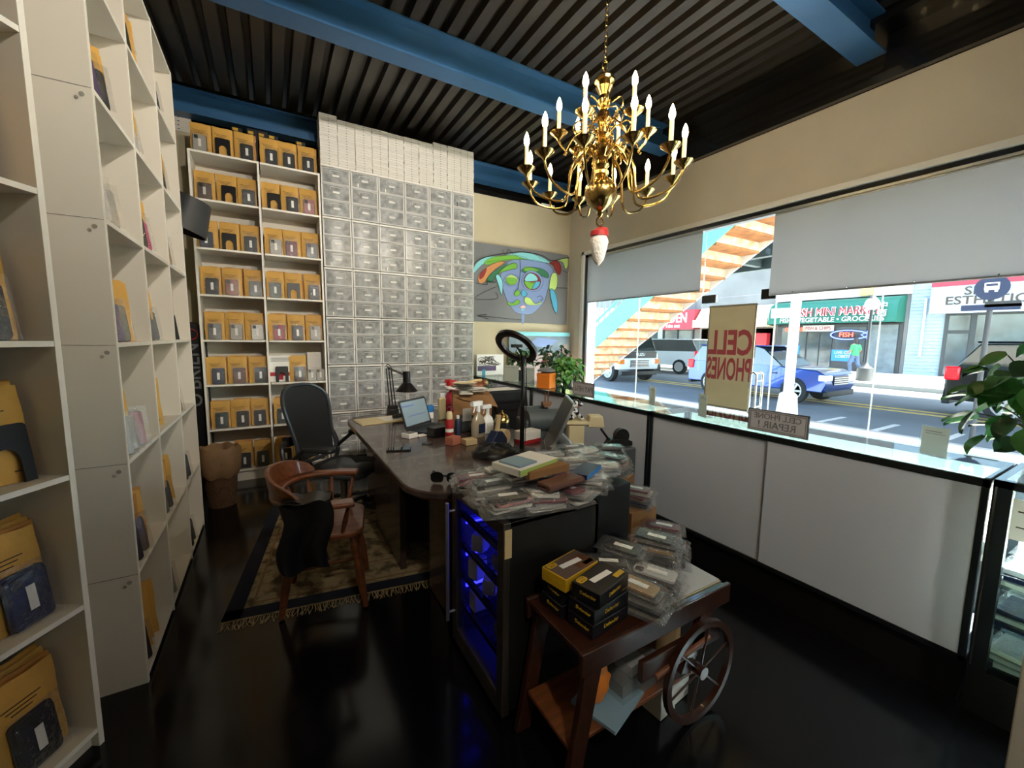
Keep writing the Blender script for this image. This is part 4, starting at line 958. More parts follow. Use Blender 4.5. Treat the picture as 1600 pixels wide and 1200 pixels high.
# scissors handle, sticky notes
tag(MB('crimson').tube([(.022*math.cos(a),0,.02*math.sin(a)+.17) for a in [k*PI/6 for k in range(12)]],.004,5,True,TR(1.20,3.02,zt,rz=.3)).tube([(.03+.022*math.cos(a),0,.02*math.sin(a)+.155) for a in [k*PI/6 for k in range(12)]],.004,5,True,TR(1.20,3.02,zt,rz=.3)).mat('steel').tube([(.015,0,.15),(.01,0,.001)],.005,5,False,TR(1.20,3.02,zt,rz=.3)).build('scissors'),'red handled scissors standing in front of the laptop screen','scissors')
boxy('jar','dark glass jar with papers behind the red can','jar',(1.30,2.93,zt),.1,(.11,.08,.13),'dark_grey',[('note','cc_clear',(-.05,.03,-.045,-.041,.09,.19))],.01)
# bell jar / gold dome on black canister
t = thing('gold_bell','gold domed bell on a black canister','bell',(1.45,2.60,zt))
MB('black').lathe([(.05,0),(.055,.02),(.055,.10),(.05,.12)],20).build('canister', t)
MB('brass').lathe([(.058,.12),(.055,.14),(.04,.17),(.016,.185),(.006,.195),(.009,.205),(.001,.21)],24).build('dome', t)
# tape dispenser, blue
t = thing('tape_dispenser','dark blue tape gun with tan roll and yellow handle on the desk','tape dispenser',(1.28,2.38,zt),.5)
MB('navy').prism([(-.11,0),(.1,0),(.1,.05),(.04,.11),(-.02,.12),(-.11,.04)],-.03,.03,face_m((0,0,0),(0,-1,0))).build('body', t, bev=.005)
MB('tan').lathe([(.03,-.022),(.055,-.022),(.055,.022),(.03,.022)],22,TR(.10,-.0,.056,rx=PI/2)).build('tape_roll', t)
MB('tan').tube([(.01,0,.11),(.025,0,.16),(.03,0,.22)],[.018,.016,.02],8).build('handle', t)
tag(MB('black').grid(lambda u,v:(.15*math.cos(2*PI*u)*math.sin(PI*(v*.5)),.12*math.sin(2*PI*u)*math.sin(PI*(v*.5)),.065*math.cos(PI*v*.5)+.012*math.sin(u*31+v*7)*math.sin(v*9)),24,8,TR(1.20,2.25,zt+.0)).build('black_bag'),'crumpled black bag on the desk below the tape gun','bag')
# sunglasses
t = thing('sunglasses','black sunglasses at the near corner of the desk','sunglasses',(.73,1.90,zt),-.55)
t.scale = (1.2,1.2,1.2)
m = MB('black')
for s_ in (-1,1): m.rrect(.055,.045,.018,-.002,.002,face_m((s_*.034,0,.026),(0,-1,0)))
m.box(-.01,.01,-.003,.003,.03,.036); m.build('lenses', t)
m = MB('black')
for s_ in (-1,1): m.tube([(s_*.062,0,.035),(s_*.064,.07,.030),(s_*.058,.12,.004)],.0028,5)
m.build('temples', t)
# grey appliances
t = thing('coin_counter','grey rounded office machine behind the ring light','machine',(1.90,2.72,0),-.2)
mat('machine','#4c5456',.35,spec=.4); 
MB('machine').box(-.2,.2,-.12,.12,0,.86).build('stand_body', t, bev=.02)
MB('machine').tube([(-.17,-.06,.84),(.17,-.06,.84)],.095,20).build('drum', t)
MB('machine').tube([(-.17,.06,.86),(.05,.06,.86)],.085,20).build('drum', t)
MB('label').tube(spline([(.12,-.1,.93),(.2,-.11,.95),(.22,-.11,.90)],4),.009,8).build('spout', t)
t = thing('ship_ornament','tiny bronze figurine with two upright rods on the grey machine','ornament',(1.92,2.70,.945))
mat('bronze','#7a5138',.4,metal=.6)
MB('bronze').prism([(-.05,.03),(.05,.03),(.03,0),(-.03,0)],-.015,.015,face_m((0,0,0),(0,-1,0))).cyl((-.015,0,.02),(-.015,0,.12),.005).cyl((.015,0,.02),(.015,0,.125),.005).box(-.045,.045,-.01,.01,.03,.045).build('figurine', t)
boxy('paper_carton','white and red carton at the foot of the ring light','box',(1.56,2.42,zt),.2,(.17,.1,.085),'box_white',[('red_band','red',(-.0855,.0855,-.0505,.0505,0,.025))])
# beige phone terminal with dalmatian figurine
t = thing('receipt_printer','beige machine on a black stand beneath the patterned figurine','machine',(1.86,2.25,.0),-.5)
MB('beige').box(-.06,.05,-.07,.05,.642,.90).box(-.08,.10,-.08,.08,.90,.925).build('body', t, bev=.008)
MB('beige').prism([(-.06,0),(.06,0),(.045,.08),(-.045,.08)],-.05,.05,face_m((.13,-.03,.885),(0,-1,0))).build('receiver', t, bev=.006)
MB('black').box(-.12,.12,-.12,.12,0,.64).build('stand', t)
sp = bpy.data.materials.new('spots'); sp.use_nodes = True; MATS['spots'] = sp
def spot_nodes():
    n = sp.node_tree.nodes; l = sp.node_tree.links; b = n['Principled BSDF']; tc = n.new('ShaderNodeTexCoord'); v = n.new('ShaderNodeTexNoise'); v.inputs['Scale'].default_value = 26
    l.new(tc.outputs['Object'], v.inputs[0]); r = n.new('ShaderNodeValToRGB'); r.color_ramp.interpolation = 'CONSTANT'
    r.color_ramp.elements[0].color = (.01,.01,.012,1); r.color_ramp.elements[1].color = (.75,.75,.73,1); r.color_ramp.elements[1].position = .5
    l.new(v.outputs[0], r.inputs[0]); l.new(r.outputs[0], b.inputs['Base Color']); b.inputs['Roughness'].default_value = .25
spot_nodes()
t = thing('patterned_dog_figurine','black and white patterned dog figurine on the beige machine','figurine',(1.83,2.26,.928),-.5)
t.scale = (.8,.8,.8)
m = MB('spots').ball((0,0,.065),(.055,.05,.065)).ball((.035,0,.145),.038).ball((.075,-.0,.135),(.022,.02,.018)).ball((-.03,.03,.02),(.05,.03,.022)).ball((-.03,-.03,.02),(.05,.03,.022)).tube([(.02,.03,.09),(.07,.035,.03),(.09,.035,.01)],.016,8).tube([(.02,-.03,.09),(.07,-.035,.03),(.09,-.035,.01)],.016,8)
m.ball((.03,.037,.15),(.015,.01,.028)).ball((.03,-.037,.15),(.015,.01,.028)); m.build('body', t, sub=0)
MB('orange').lathe([(.026,.112),(.038,.12),(.026,.13)],14,TR(.02,0,0)).build('collar', t)
t = thing('tape_dispenser','black tape dispenser with a clear roll beside the beige machine','tape dispenser',(1.95,1.93,.80),-.3)
tag(MB('machine').box(1.86,2.04,1.84,2.02,0,.798).build('grey_pedestal', bev=.01),'narrow grey pedestal below the black tape dispenser','pedestal')
MB('black').prism([(-.09,0),(.1,0),(.1,.03),(.03,.05),(-.06,.05)],-.03,.03,face_m((0,0,0),(0,-1,0))).tube([(-.12,0,.12),(-.05,0,.03)],.009,6).build('body', t, bev=.004)
MB('black').lathe([(.03,-.02),(.05,-.02),(.05,.02),(.03,.02)],22,TR(.03,0,.065,rx=PI/2)).build('tape_roll', t)
# tablet / screen seen edge-on
t = thing('tablet_stand','large silver tablet screen seen edge-on on its stand','screen',(1.50,2.10,zt+.012),-2.12)
T = TR(0,0,.02,ry=0,rx=math.radians(-24))
MB('alu',T).rrect(.42,.36,.02,-.008,.008,face_m((0,0,.18),(0,-1,0))).build('screen_back', t, bev=.003)
MB('black',T).rrect(.40,.34,.015,.008,.0088,face_m((0,0,.18),(0,-1,0))).build('screen', t)
MB('alu').tube(spline([(0,.06,.13),(0,.13,.06),(0,.15,.0)],5),.014,8,flat=2).box(-.08,.08,-.02,.16,-.01,-.002).build('foot', t)
# ring light
t = thing('ring_light','black ring light with phone clamp on a tall black pole','ring light',(1.40,2.24,zt))
MB('black').cyl((0,0,.0),(0,0,.60),.011,n=10).cyl((0,0,.0),(0,0,.3),.015,n=10).lathe([(.09,0),(.09,.008),(.02,.016)],24).build('pole', t)
V_ = Vector((1.38,2.26,-.05)).normalized(); R_ = V_.cross(Vector((0,0,1))).normalized(); U_ = R_.cross(V_)
N_ = V_*.52+(R_*.50+U_*.86)*.85
RT = face_m((-.035,.03,.685), N_)
MB('black',RT).rings([[(r*math.cos(a),r*math.sin(a),z) for a in [2*PI*k/40 for k in range(40)]] for r,z in ((.148,-.011),(.148,.009),(.139,.013),(.110,.013),(.102,.009),(.102,-.011),(.11,-.015),(.139,-.015))],closed=True).build('ring', t)
mat('diffuser','#c8c8c4',.5)
MB('diffuser',RT).rings([[(r*math.cos(a),r*math.sin(a),z) for a in [2*PI*k/40 for k in range(40)]] for r,z in ((.137,.0135),(.112,.0135),(.112,.0155),(.137,.0155))],closed=True).build('diffuser', t)
MB('black').tube([(0,0,.58),(0,.0,.63)],.02,8).tube([(0,0,.60),(-.02,.01,.66),(-.05,.03,.70)],.008,6).box(-.07,-.0,.01,.04,.68,.70).tube(spline([(.02,0,.62),(.03,0,.4),(.025,0,.05)],5),.003,5).build('clamp', t)

# ================================================================ windsor chair
t = thing('windsor_armchair','brown wooden captain chair with curved arm rail facing the desk','chair',(.22,2.46,0),math.radians(-12))
# seat faces +x
sh = rr(.42,.44,.09,5)
m = MB('wood').rings([[(x*s_,y*s_,z) for x,y in sh] for s_,z in ((.93,.422),(1,.432),(1,.448),(.97,.455))]); m.build('seat', t)
legp = [((.15,.15),(.21,.19)),((.15,-.15),(.21,-.19)),((-.15,.13),(-.21,.17)),((-.15,-.13),(-.21,-.17))]
for (a,b),(c,d) in legp:
    MB('wood').tube([(a+(c-a)*k/8,b+(d-b)*k/8,.425+(.010-.425)*k/8) for k in range(9)],[.016,.020,.024,.018,.022,.024,.020,.017,.015],12).build('leg', t)
MB('wood').tube([(.18,-.17,.2),(.18,0,.2),(.18,.17,.2)],[.010,.015,.010],10).tube([(-.18,-.15,.17),(-.18,0,.17),(-.18,.15,.17)],[.010,.015,.010],10).tube([(.18,0,.2),(-.18,0,.17)],.011,10).build('stretcher', t)
arc = [(.17,-.255,.64),(.06,-.27,.645),(-.08,-.255,.65),(-.19,-.17,.655),(-.235,0,.66),(-.19,.17,.655),(-.08,.255,.65),(.06,.27,.645),(.17,.255,.64)]
A = spline(arc,6)
m = MB('wood'); R = []
for i,p in enumerate(A):
    tn = (A[min(i+1,len(A)-1)]-A[max(i-1,0)]).normalized(); sd = tn.cross(Vector((0,0,1))).normalized(); w_ = .034 if 6<i<len(A)-7 else .042
    R.append([p+sd*w_+Vector((0,0,-.013)), p+sd*w_+Vector((0,0,.013)), p-sd*w_+Vector((0,0,.013)), p-sd*w_+Vector((0,0,-.013))])
m.rings(R)
m.build('arm_rail', t, bev=.008)
A2 = A[12:-12]; R = []
for i,p in enumerate(A2):
    f_ = math.sin(PI*i/(len(A2)-1)); hh = .015+.10*f_**.6; sd = Vector((p.x,p.y,0)).normalized()
    o_ = Vector((p.x,p.y,0))+sd*.02*f_
    R.append([(o_.x+sd.x*.012,o_.y+sd.y*.012,.67),(o_.x+sd.x*.03,o_.y+sd.y*.03,.67+hh),(o_.x+sd.x*.008,o_.y+sd.y*.008,.67+hh),(o_.x-sd.x*.012,o_.y-sd.y*.012,.67)])
MB('wood').rings(R).build('crest', t, bev=.005)
for k in (2,8,14,20,24,28,34,40,46):
    p = A[k]; f_ = .72; MB('wood').tube([(p.x*f_,p.y*f_,.45),(p.x*(f_+.14),p.y*(f_+.14),.53),(p.x,p.y,p.z-.01)],[.010,.015,.008],8).build('spindle', t)
t2 = tag(MB('black').grid(lambda u,v:(-.16+.22*u+.02*math.sin(v*6), -.325-.02*math.sin(u*9)*v+.0, .685-.31*v+.02*math.sin(u*7)),16,16).grid(lambda u,v:(.06-.22*u+.02*math.sin(v*6), -.345-.03*math.sin(u*9)*v, .685-.33*v+.02*math.sin(u*7)),16,16).grid(lambda u,v:(-.16+.22*u,-.345+.16*v,.692+.006*math.sin(u*12)),10,6).grid(lambda u,v:(-.14+.2*u,-.185-.01*math.sin(u*9)+.015*v,.69-.2*v),10,8).build('draped_jacket'),'black jacket draped over the near arm of the wooden chair','jacket')
t2.matrix_world = TR(.22,2.46,0,rz=math.radians(-12))

# ================================================================ mesh office chair
mat('mesh_fabric','#15171a',.7,bump=.6,bs=300); mat('chair_plastic','#1f2225',.4); mat('chair_rim','#3c4145',.35,metal=.3)
t = thing('mesh_office_chair','black mesh swivel office chair with high rounded back by the far bookcase','chair',(.46,3.48,0),math.radians(-42))
bk = [(-.19,.02),(-.225,.22),(-.26,.42),(-.24,.52),(-.15,.585),(0,.60),(.15,.585),(.24,.52),(.26,.42),(.225,.22),(.19,.02)]
def bkp(y,z): return (-.24-.16*(z/.6)+.05*(abs(y)/.26)**2, y, .50+z)
m = MB('chair_rim').tube([bkp(p.x,p.y) for p in spline([(a,b,0) for a,b in bk],4,True)],.015,8,True); m.build('back_frame', t)
R = []
ys = sorted(set(b for a,b in bk)); prof = [(.19,.02),(.205,.12),(.225,.22),(.245,.32),(.26,.42),(.24,.52),(.19,.565),(.13,.59)]
MB('mesh_fabric').grid(lambda u,v: bkp((2*u-1)*prof[min(7,int(v*7+.5))][0], prof[min(7,int(v*7+.5))][1]), 10, 7).build('back_mesh', t)
MB('chair_plastic').box(-.42,-.36,-.17,.17,.62,.70).tube([(-.30,0,.42),(-.40,0,.52),(-.43,0,.78)],.025,8).build('lumbar_support', t, bev=.01)
sh = rr(.50,.52,.14,6)
MB('chair_rim').rings([[(x*s_+.02,y*s_,z-.02*(x/.25)**3*(x>0)) for x,y in sh] for s_,z in ((.94,.425),(1,.44),(1,.455),(.96,.463))]).build('seat_frame', t)
MB('mesh_fabric').rings([[(x*s_+.02,y*s_,z-.02*(x/.25)**3*(x>0)) for x,y in sh] for s_,z in ((.955,.464),(.9,.466),(.4,.458),(.02,.456))],caps=False).build('seat_mesh', t)
for s_ in (-1,1):
    MB('chair_plastic').tube(spline([(-.33,s_*.24,.68),(-.30,s_*.31,.64),(-.26,s_*.31,.50),(-.22,s_*.2,.42)],5),.018,8).tube([(-.27,s_*.30,.52),(-.12,s_*.31,.645)],.016,8).build('arm_support', t)
    MB('chair_plastic').rings([[(x,s_*.30+y,z) for x,y in rr(.27,.09,.04,5)] for z in (.645,.66,.675,.68)]).build('arm_pad', t, bev=.006)
MB('chair_plastic').box(-.2,.1,-.1,.1,.37,.43).build('tilt_mechanism', t, bev=.015)
MB('steel').cyl((0,0,.09),(0,0,.38),.028).build('gas_column', t)
for k in range(5):
    a = 2*PI*k/5+.3; l_ = MB('chair_plastic').tube([(0,0,.11),(.17*math.cos(a),.17*math.sin(a),.105),(.31*math.cos(a),.31*math.sin(a),.075)],[.035,.024,.018],8).build('base_leg', t)
    MB('black',TR(.31*math.cos(a),.31*math.sin(a),.041,rz=a+1)).cyl((0,-.028,0),(0,-.008,0),.029).cyl((0,.008,0),(0,.028,0),.029).build('caster', l_)

# ================================================================ wine cooler
t = thing('wine_cooler','black wine cooler with glass door glowing blue inside','wine cooler',(.70,1.235,0))
W,D,Hh = .46,.50,.825
MB('case_black').box(.03,W,0,.02,0.02,Hh).box(.03,W,D-.02,D,.02,Hh).box(W-.02,W,0,D,.02,Hh).box(.03,W,0,D,Hh-.02,Hh).box(.03,W,0,D,.02,.06).build('cabinet', t, bev=.003)
mat('liner_grey','#3c4050',.5)
MB('liner_grey').box(.035,W-.022,D-.026,D-.021,.065,Hh-.022).box(.035,W-.022,.021,D-.021,.061,.066).build('liner', t)
mat('steel_dark','#5c5650',.35,metal=.8)
MB('steel_dark').box(-.0,.03,-.0,.05,.04,Hh).box(0,.03,D-.05,D,.04,Hh).box(0,.03,.05,D-.05,Hh-.055,Hh).box(0,.03,.05,D-.05,.04,.12).build('door_frame', t, bev=.003)
MB('fridge_glass').box(.012,.018,.05,D-.05,.12,Hh-.055).build('door_glass', t)
MB('alu').tube([(-.035,D-.03,.16),(-.035,D-.03,.74)],.009,8).tube([(-.035,D-.03,.2),(.01,D-.03,.2)],.006,6).tube([(-.035,D-.03,.7),(.01,D-.03,.7)],.006,6).build('handle', t)
mat('rack','#3c3f4a',.3,metal=.7)
for z in (.22,.37,.52,.67):
    m = MB('rack')
    for k in range(9): m.tube([(.05,.06+k*.048,z),(W-.03,.06+k*.048,z)],.003,4)
    m.box(.035,.055,.03,D-.03,z-.012,z+.012); m.build('rack', t)
mat('blue_led','#1a1aff',.4,emit=5)
for z in (.30,.46,.62): MB('blue_led').box(.06,.17,D-.032,D-.022,z,z+.014).build('light', t)
for z_ in (.78,.60,.45,.29): lamp('POINT','cooler_light',(.95,1.50,z_),.16,(.05,.05,1),None,shadow_soft_size=.03)
for k,(y_,z_,h_) in enumerate(((1.62,.235,.09),(1.63,.385,.10),(1.60,.535,.08),(1.50,.385,.07))):
    tag(MB('cc_silver').box(-.035,.035,-.03,.03,0,h_,TR(.785,y_,z_+.003 if False else z_,rz=.3*k)).build('packet',bev=.006),'small packet lit blue inside the wine cooler, %s from the left'%ORD[k],'packet','packets in the wine cooler')
mat('bottle','#6a7288',.2,spec=.8)
for z,ys_ in ((.235,(.10,.18)),(.385,(.12,)),(.535,(.10,.20))):
    for k,y in enumerate(ys_):
        b = thing('bottle','dark bottle lying on the %s rack of the wine cooler, %s from the near side'%({.235:'lowest',.385:'second',.535:'third'}[z],ORD[k]),'bottle',(.70+.06,1.235+y,z+.025),0,'bottles in the wine cooler')
        MB('bottle').tube([(0,0,0),(.01,0,0),(.19,0,0),(.23,0,0),(.3,0,0)],[.01,.034,.034,.013,.013],14).build('glass', b)

# ================================================================ piles of bagged phone cases
cols = ['black','charcoal','clear','grey','silver','rose','navy','maroon','brown grey','tan','white','gold']
PK = {}
def pack_mesh(kd):
    if kd in PK: return PK[kd]
    r = random.Random(kd+'x'); m = MB('cc_'+kd).rrect(.078,.155,.012,.003,.012)
    m.mat('black').rrect(.03,.032,.008,.012,.0135,TR(-.02,.055,0)); a = m.mesh('case')
    b = MB('label').box(-.012,.012,-.045,.03,.0142,.015).mesh('sticker')
    def fz(u,v): e = min(u,1-u,v,1-v)*8; return .002+.0145*min(1,e)**.5+r.uniform(-.0022,.0022)*(e>.1)
    g = MB('film').grid(lambda u,v:((u-.5)*.118,(v-.5)*.205,fz(u,v)),12,16); g.grid(lambda u,v:((.5-u)*.118,(v-.5)*.205,.001),4,4)
    c_ = g.mesh('plastic_bag'); PK[kd] = (a,b,c_); return PK[kd]
def pack(kd, M, label, group):
    t = bpy.data.objects.new('bagged_phone_case', None); C.objects.link(t); t.matrix_world = M; t.empty_display_size = .05
    tag(t, label, 'bagged phone case', group); a,b,c_ = pack_mesh(kd)
    inst('phone_case',a,t); inst('sticker',b,t); inst('plastic_bag',c_,t); return t
def stack(x, y, z, n, rz, where, group, jig=.12, cs=None):
    for k in range(n):
        kd = (cs or cols)[rng.randrange(len(cs or cols))] if True else None
        pack(kd, TR(x+rng.uniform(-.014,.014), y+rng.uniform(-.014,.014), z+k*.0165, rz=rz+rng.uniform(-jig,jig), rx=rng.uniform(-.02,.02), ry=rng.uniform(-.03,.03)),
             '%s bagged phone case, %s up, %s'%(kd,ORD[k],where), group)
G1 = 'bagged phone cases heaped on the wine cooler'; zf = .828
g = [(.755,1.30,5,1.5),(.90,1.28,4,1.2),(1.05,1.29,4,.3),(.765,1.45,5,1.4),(.755,1.60,4,1.3),(.91,1.43,7,1.3),(1.06,1.44,6,.2),(.90,1.60,5,1.6),(1.06,1.60,6,1.2),(1.19,1.36,4,1.0),(1.21,1.52,6,1.4),(1.22,1.68,5,1.3),(1.36,1.45,4,1.2),(1.38,1.60,6,1.5),(1.40,1.74,5,1.1),(.80,1.70,2,.9)]
wn_ = ['near left','near middle','near right','left','far left','centre','right of centre','back left','back centre','outer near','outer middle','outer back','rightmost near','rightmost middle','rightmost back','low corner']
tag(MB('case_black').box(1.175,1.46,1.34,1.735,.0,.822).build('black_cabinet', bev=.006),'plain black cabinet right of the wine cooler under the heap','cabinet')
for (x,y,n,rz),w_ in zip(g,wn_): stack(x,y,zf+.002,n,rz,'%s stack on wine cooler'%w_,G1,.25,['clear','silver','white','white','clear','rose','charcoal','white','silver','maroon','silver','black','white'])  # mostly pale case colours stand in for window light on the heap
zq = zf+.002+7*.0165+.004
t = thing('carton','flat carton with a green edge and blue lid lying on the heap','box',(.93,1.45,zq),.3)
mat('lime_edge','#9db45a',.6); mat('pale_blue','#7f98a6',.6)
MB('paper').box(-.13,.12,-.08,.08,0,.028).mat('lime_edge').box(-.13,.1205,-.0805,-.07,.002,.026).mat('pale_blue').box(-.11,.0,-.06,.06,.028,.036).build('body', t)
t = thing('leather_wallet','brown leather folded wallet case at the front of the heap','wallet',(1.0,1.30,zf+4*.0165+.006),.12)
mat('leather','#5a3526',.45,bump=.2,bs=80)
MB('leather').box(-.10,.10,-.035,.035,0,.012).tube([(-.10,-.035,.014),(.10,-.035,.014)],.014,10).box(-.10,.10,-.035,.03,.016,.028).build('cover', t, bev=.004)
tag(MB('brown_box').box(-.11,.11,-.03,.03,0,.03,TR(.98,1.375,zf+7*.0165+.002-.015+.0,rz=.1)).build('cardboard_sleeve'),'brown cardboard sleeve behind the leather wallet','sleeve')
tag(MB('cc_navy').box(-.09,.09,-.04,.04,0,.02,TR(1.19,1.36,zf+4*.0165+.010,rz=.5)).mat('poster_blue').box(-.09,.09,-.041,-.04,0,.02,TR(1.19,1.36,zf+4*.0165+.010,rz=.5)).build('blue_case_box'),'blue boxed item on the right front of the heap','box')
tag(MB('tan').box(-.03,.0,-.003,0,.69,.80,TR(.733,1.2345,0)).build('price_label'),'pale paper label taped to the wine cooler corner','label')

# ================================================================ tea cart
t = thing('tea_cart','dark wooden tea cart with large wheels holding phone cases','cart',(.80,.90,0))
CW, CD, CH = .76, .31, .49
MB('wood_dark').box(0,CW,0,CD,CH,CH+.02).box(-.01,CW+.01,-.012,.006,CH-.05,CH+.03).box(-.01,CW+.01,CD-.006,CD+.012,CH-.05,CH+.03).build('tabletop', t, bev=.004)
for y in (0,CD-.022): MB('wood_dark').box(.28,CW-.02,y,y+.022,CH-.21,CH-.13).build('drawer_rail', t, bev=.004)
for y in (0,CD-.024):
    MB('wood_dark').add([(.02,y,CH-.04),(.09,y,CH-.04),(-.10+.1,y,0),(-.16+.1,y,0),(.02,y+.024,CH-.04),(.09,y+.024,CH-.04),(-.10+.1,y+.024,0),(-.16+.1,y+.024,0)],[(0,1,2,3),(7,6,5,4),(0,4,5,1),(1,5,6,2),(2,6,7,3),(3,7,4,0)]).build('leg', t, bev=.003)
    MB('wood_dark').add([(.62,y,CH-.04),(.70,y,CH-.04),(.56,y,.20),(.50,y,.22),(.62,y+.024,CH-.04),(.70,y+.024,CH-.04),(.56,y+.024,.20),(.50,y+.024,.22)],[(0,1,2,3),(7,6,5,4),(0,4,5,1),(1,5,6,2),(2,6,7,3),(3,7,4,0)]).build('brace', t, bev=.003)
    yy = y-.012 if y==0 else y+.036
    wm = MB('wood_dark',TR(.60,yy,.205,rx=PI/2)); wm.rings([[(r*math.cos(a),r*math.sin(a),z) for a in [2*PI*k/36 for k in range(36)]] for r,z in ((.205,-.011),(.205,.011),(.18,.011),(.18,-.011))],closed=True)
    wh = wm.build('wheel', t)
    sm = MB('wood_dark',TR(.60,yy,.205,rx=PI/2))
    for k in range(6): sm.tube([(0,0,0),(.185*math.cos(k*PI/3+.3),.185*math.sin(k*PI/3+.3),0)],.004,6)
    sm.lathe([(.025,-.02),(.025,.02)],14); sm.build('spokes', wh)
MB('wood').box(-.02,.62,.03,CD-.03,.15,.168).build('lower_shelf', t, bev=.003)
MB('wood').tube([(.35,.0,.28),(.66,.0,.32)],.013,10).build('push_bar', t)
zc = CH+.021
tag(MB('cc_silver').box(-.16,.16,-.12,.12,0,.006,TR(1.395,1.05,zc+.002)).mat('tan').box(-.165,.165,-.125,.125,-.0,.0015,TR(1.395,1.05,zc)).build('flat_tray'),'pale grey flat tablet box on the right end of the cart','box')
def otter(x,y,z,rz,label,clear=False,tall=.05):
    t = thing('packaged_phone_case', label, 'boxed phone case', (x,y,z), rz, 'black and yellow phone case boxes on the cart')
    w,l = .115,.19
    MB('otter_b' if not clear else 'otter_y').box(-w/2,w/2,-l/2,l/2,0,tall).build('box', t, bev=.003)
    if clear: MB('cc_brown grey').box(-w/2+.008,w/2-.002,-l/2+.004,l/2-.004,tall,tall+.001).mat('bronze').box(-.02,.05,.0,l/2-.01,tall+.001,tall+.002).build('window', t)
    m = MB('otter_y').rrect(.028,.044,.01,tall+.001,tall+.0022,TR(-w/2+.022,-l/2+.03)).box(.025,.045,l/2-.06,l/2-.008,tall+.001,tall+.002).mat('ink').text('OTTER\nBOX',.012,TR(-w/2+.022,-l/2+.03,tall+.0023,rz=PI/2),.0003)
    m.mat('otter_y').text('Defender',.02,face_m((w/2+.0005,0.0,tall*.5),(1,0,0)),.0004).text('Defender',.017,face_m((.01,-l/2-.0005,tall*.55),(0,-1,0)),.0004); m.build('logo', t)
    MB('label').box(-.012,.012,-.05,.05,tall+.002,tall+.003,TR(.0,.0,0,rz=-.1)).build('label', t)
    return t
hh = .05
for k,(x,y,dz,rz,lb,cl) in enumerate(((.955,1.00,0,-1.45,'black phone case box at the bottom of the front stack',False),(.955,1.00,1,-1.42,'yellow edged black box second in the front stack',False),(.965,1.005,2,-1.30,'black box with yellow logo on top of the front stack',False),
    (.93,1.125,0,-1.5,'lowest black phone case box in the middle stack',False),(.935,1.13,1,-1.5,'second black box in the middle stack',False),(.925,1.125,2,-1.35,'yellow box with clear window in the middle stack',True))):
    otter(x,y,zc+dz*(hh+.003),rz,lb,cl)
G2 = 'bagged phone cases heaped on the tea cart'
for (x,y,n,rz),w_ in zip(((1.11,.965,6,.35),(1.24,.985,6,.35),(1.37,1.11,9,.55),(1.10,1.13,7,.9),(1.22,1.15,8,.5),(1.47,1.14,6,.6)),('front left','front right','right back','middle left','middle back','outer right')):
    stack(x,y,zc+.009,n,rz,'%s stack on tea cart'%w_,G2,.12,['black','charcoal','black','grey','silver','tan','charcoal'])
for (x,y,n,rz,z0),w_ in zip(((1.62,1.28,5,.6,.52),(1.60,1.45,6,.4,.64),(1.62,1.63,6,.3,.76),(1.74,1.78,5,.9,.78)),('nearest','second','third','farthest')):
    tag(MB('brown_box').box(-.09,.09,-.08,.08,0,z0-.002,TR(x,y,0)).build('cardboard_box', bev=.003),'%s cardboard carton standing right of the black cabinet'%w_,'box')
    stack(x,y,z0,n,rz,'%s stack on the cartons'%w_,'bagged phone cases on the cartons',.2)
tag(MB('box_white').box(-.05,.05,-.05,.05,0,.13,TR(1.30,1.0,.003,rz=.1)).build('white_carton', bev=.002),'white carton on the floor under the cart, left one of two','box')
tag(MB('box_white').box(-.05,.05,-.05,.05,0,.13,TR(1.41,1.02,.003,rz=.1)).build('white_carton', bev=.002),'white carton on the floor under the cart, right one of two','box')
tag(MB('brown_box').box(-.08,.08,-.05,.05,0,.22,TR(1.44,1.13,.003,rz=.1)).build('brown_carton', bev=.002),'brown carton behind the white cartons under the cart','box')
t = thing('plastic_tub','clear plastic tub with grey parts on the lower cart shelf','tub',(1.13,1.03,.170),.1)
MB('acrylic').box(-.10,.10,-.08,.08,0,.13).build('tub', t); MB('cc_grey').box(-.08,.05,-.06,.06,.003,.06).mat('cc_silver').box(-.02,.07,-.05,.03,.06,.1).build('contents', t)
tag(MB('pale_blue').box(-.11,.11,-.09,.09,0,.012,TR(1.02,1.0,.170,rz=.3)).build('blue_booklet'),'pale blue booklet on the lower cart shelf','booklet')
t = thing('shell_ornament','orange shell shaped ornament hanging in the cart','ornament',(.945,.985,.183))
MB('orange').rings([[(r*math.sin(a)*(1+.08*math.cos(a*9)), d*.02, .09+r*math.cos(a)*(1+.08*math.cos(a*9))*1.2) for a in [2*PI*k/40 for k in range(40)]] for r,d in ((.04,-1),(.062,-.2),(.06,.3),(.03,1))]).build('shell', t)

# ================================================================ chandelier
cx, cy = 1.885, 2.10
t = thing('chandelier','brass two-tier candle chandelier hanging on a chain','chandelier',(cx,cy,0))
MB('brass').lathe([(.006,2.29),(.022,2.31),(.014,2.325),(.04,2.34),(.085,2.38),(.105,2.43),(.10,2.48),(.06,2.525),(.03,2.54),(.045,2.555),(.045,2.575),(.03,2.59),(.05,2.61),(.035,2.64),(.03,2.66),(.06,2.69),(.07,2.72),(.05,2.76),(.025,2.78),(.045,2.80),(.045,2.83),(.025,2.85),(.03,2.87),(.05,2.89),(.035,2.93),(.022,2.95),(.04,2.97),(.045,3.0),(.028,3.03),(.045,3.06),(.055,3.075),(.025,3.09),(.062,3.11),(.065,3.125),(.05,3.145),(.03,3.16),(.01,3.175),(.006,3.19)],28).build('column', t)
MB('brass').tube([(.028*math.cos(a),0,2.262+.028*math.sin(a)) for a in [k*PI/8 for k in range(16)]],.005,6,True).build('bottom_ring', t)
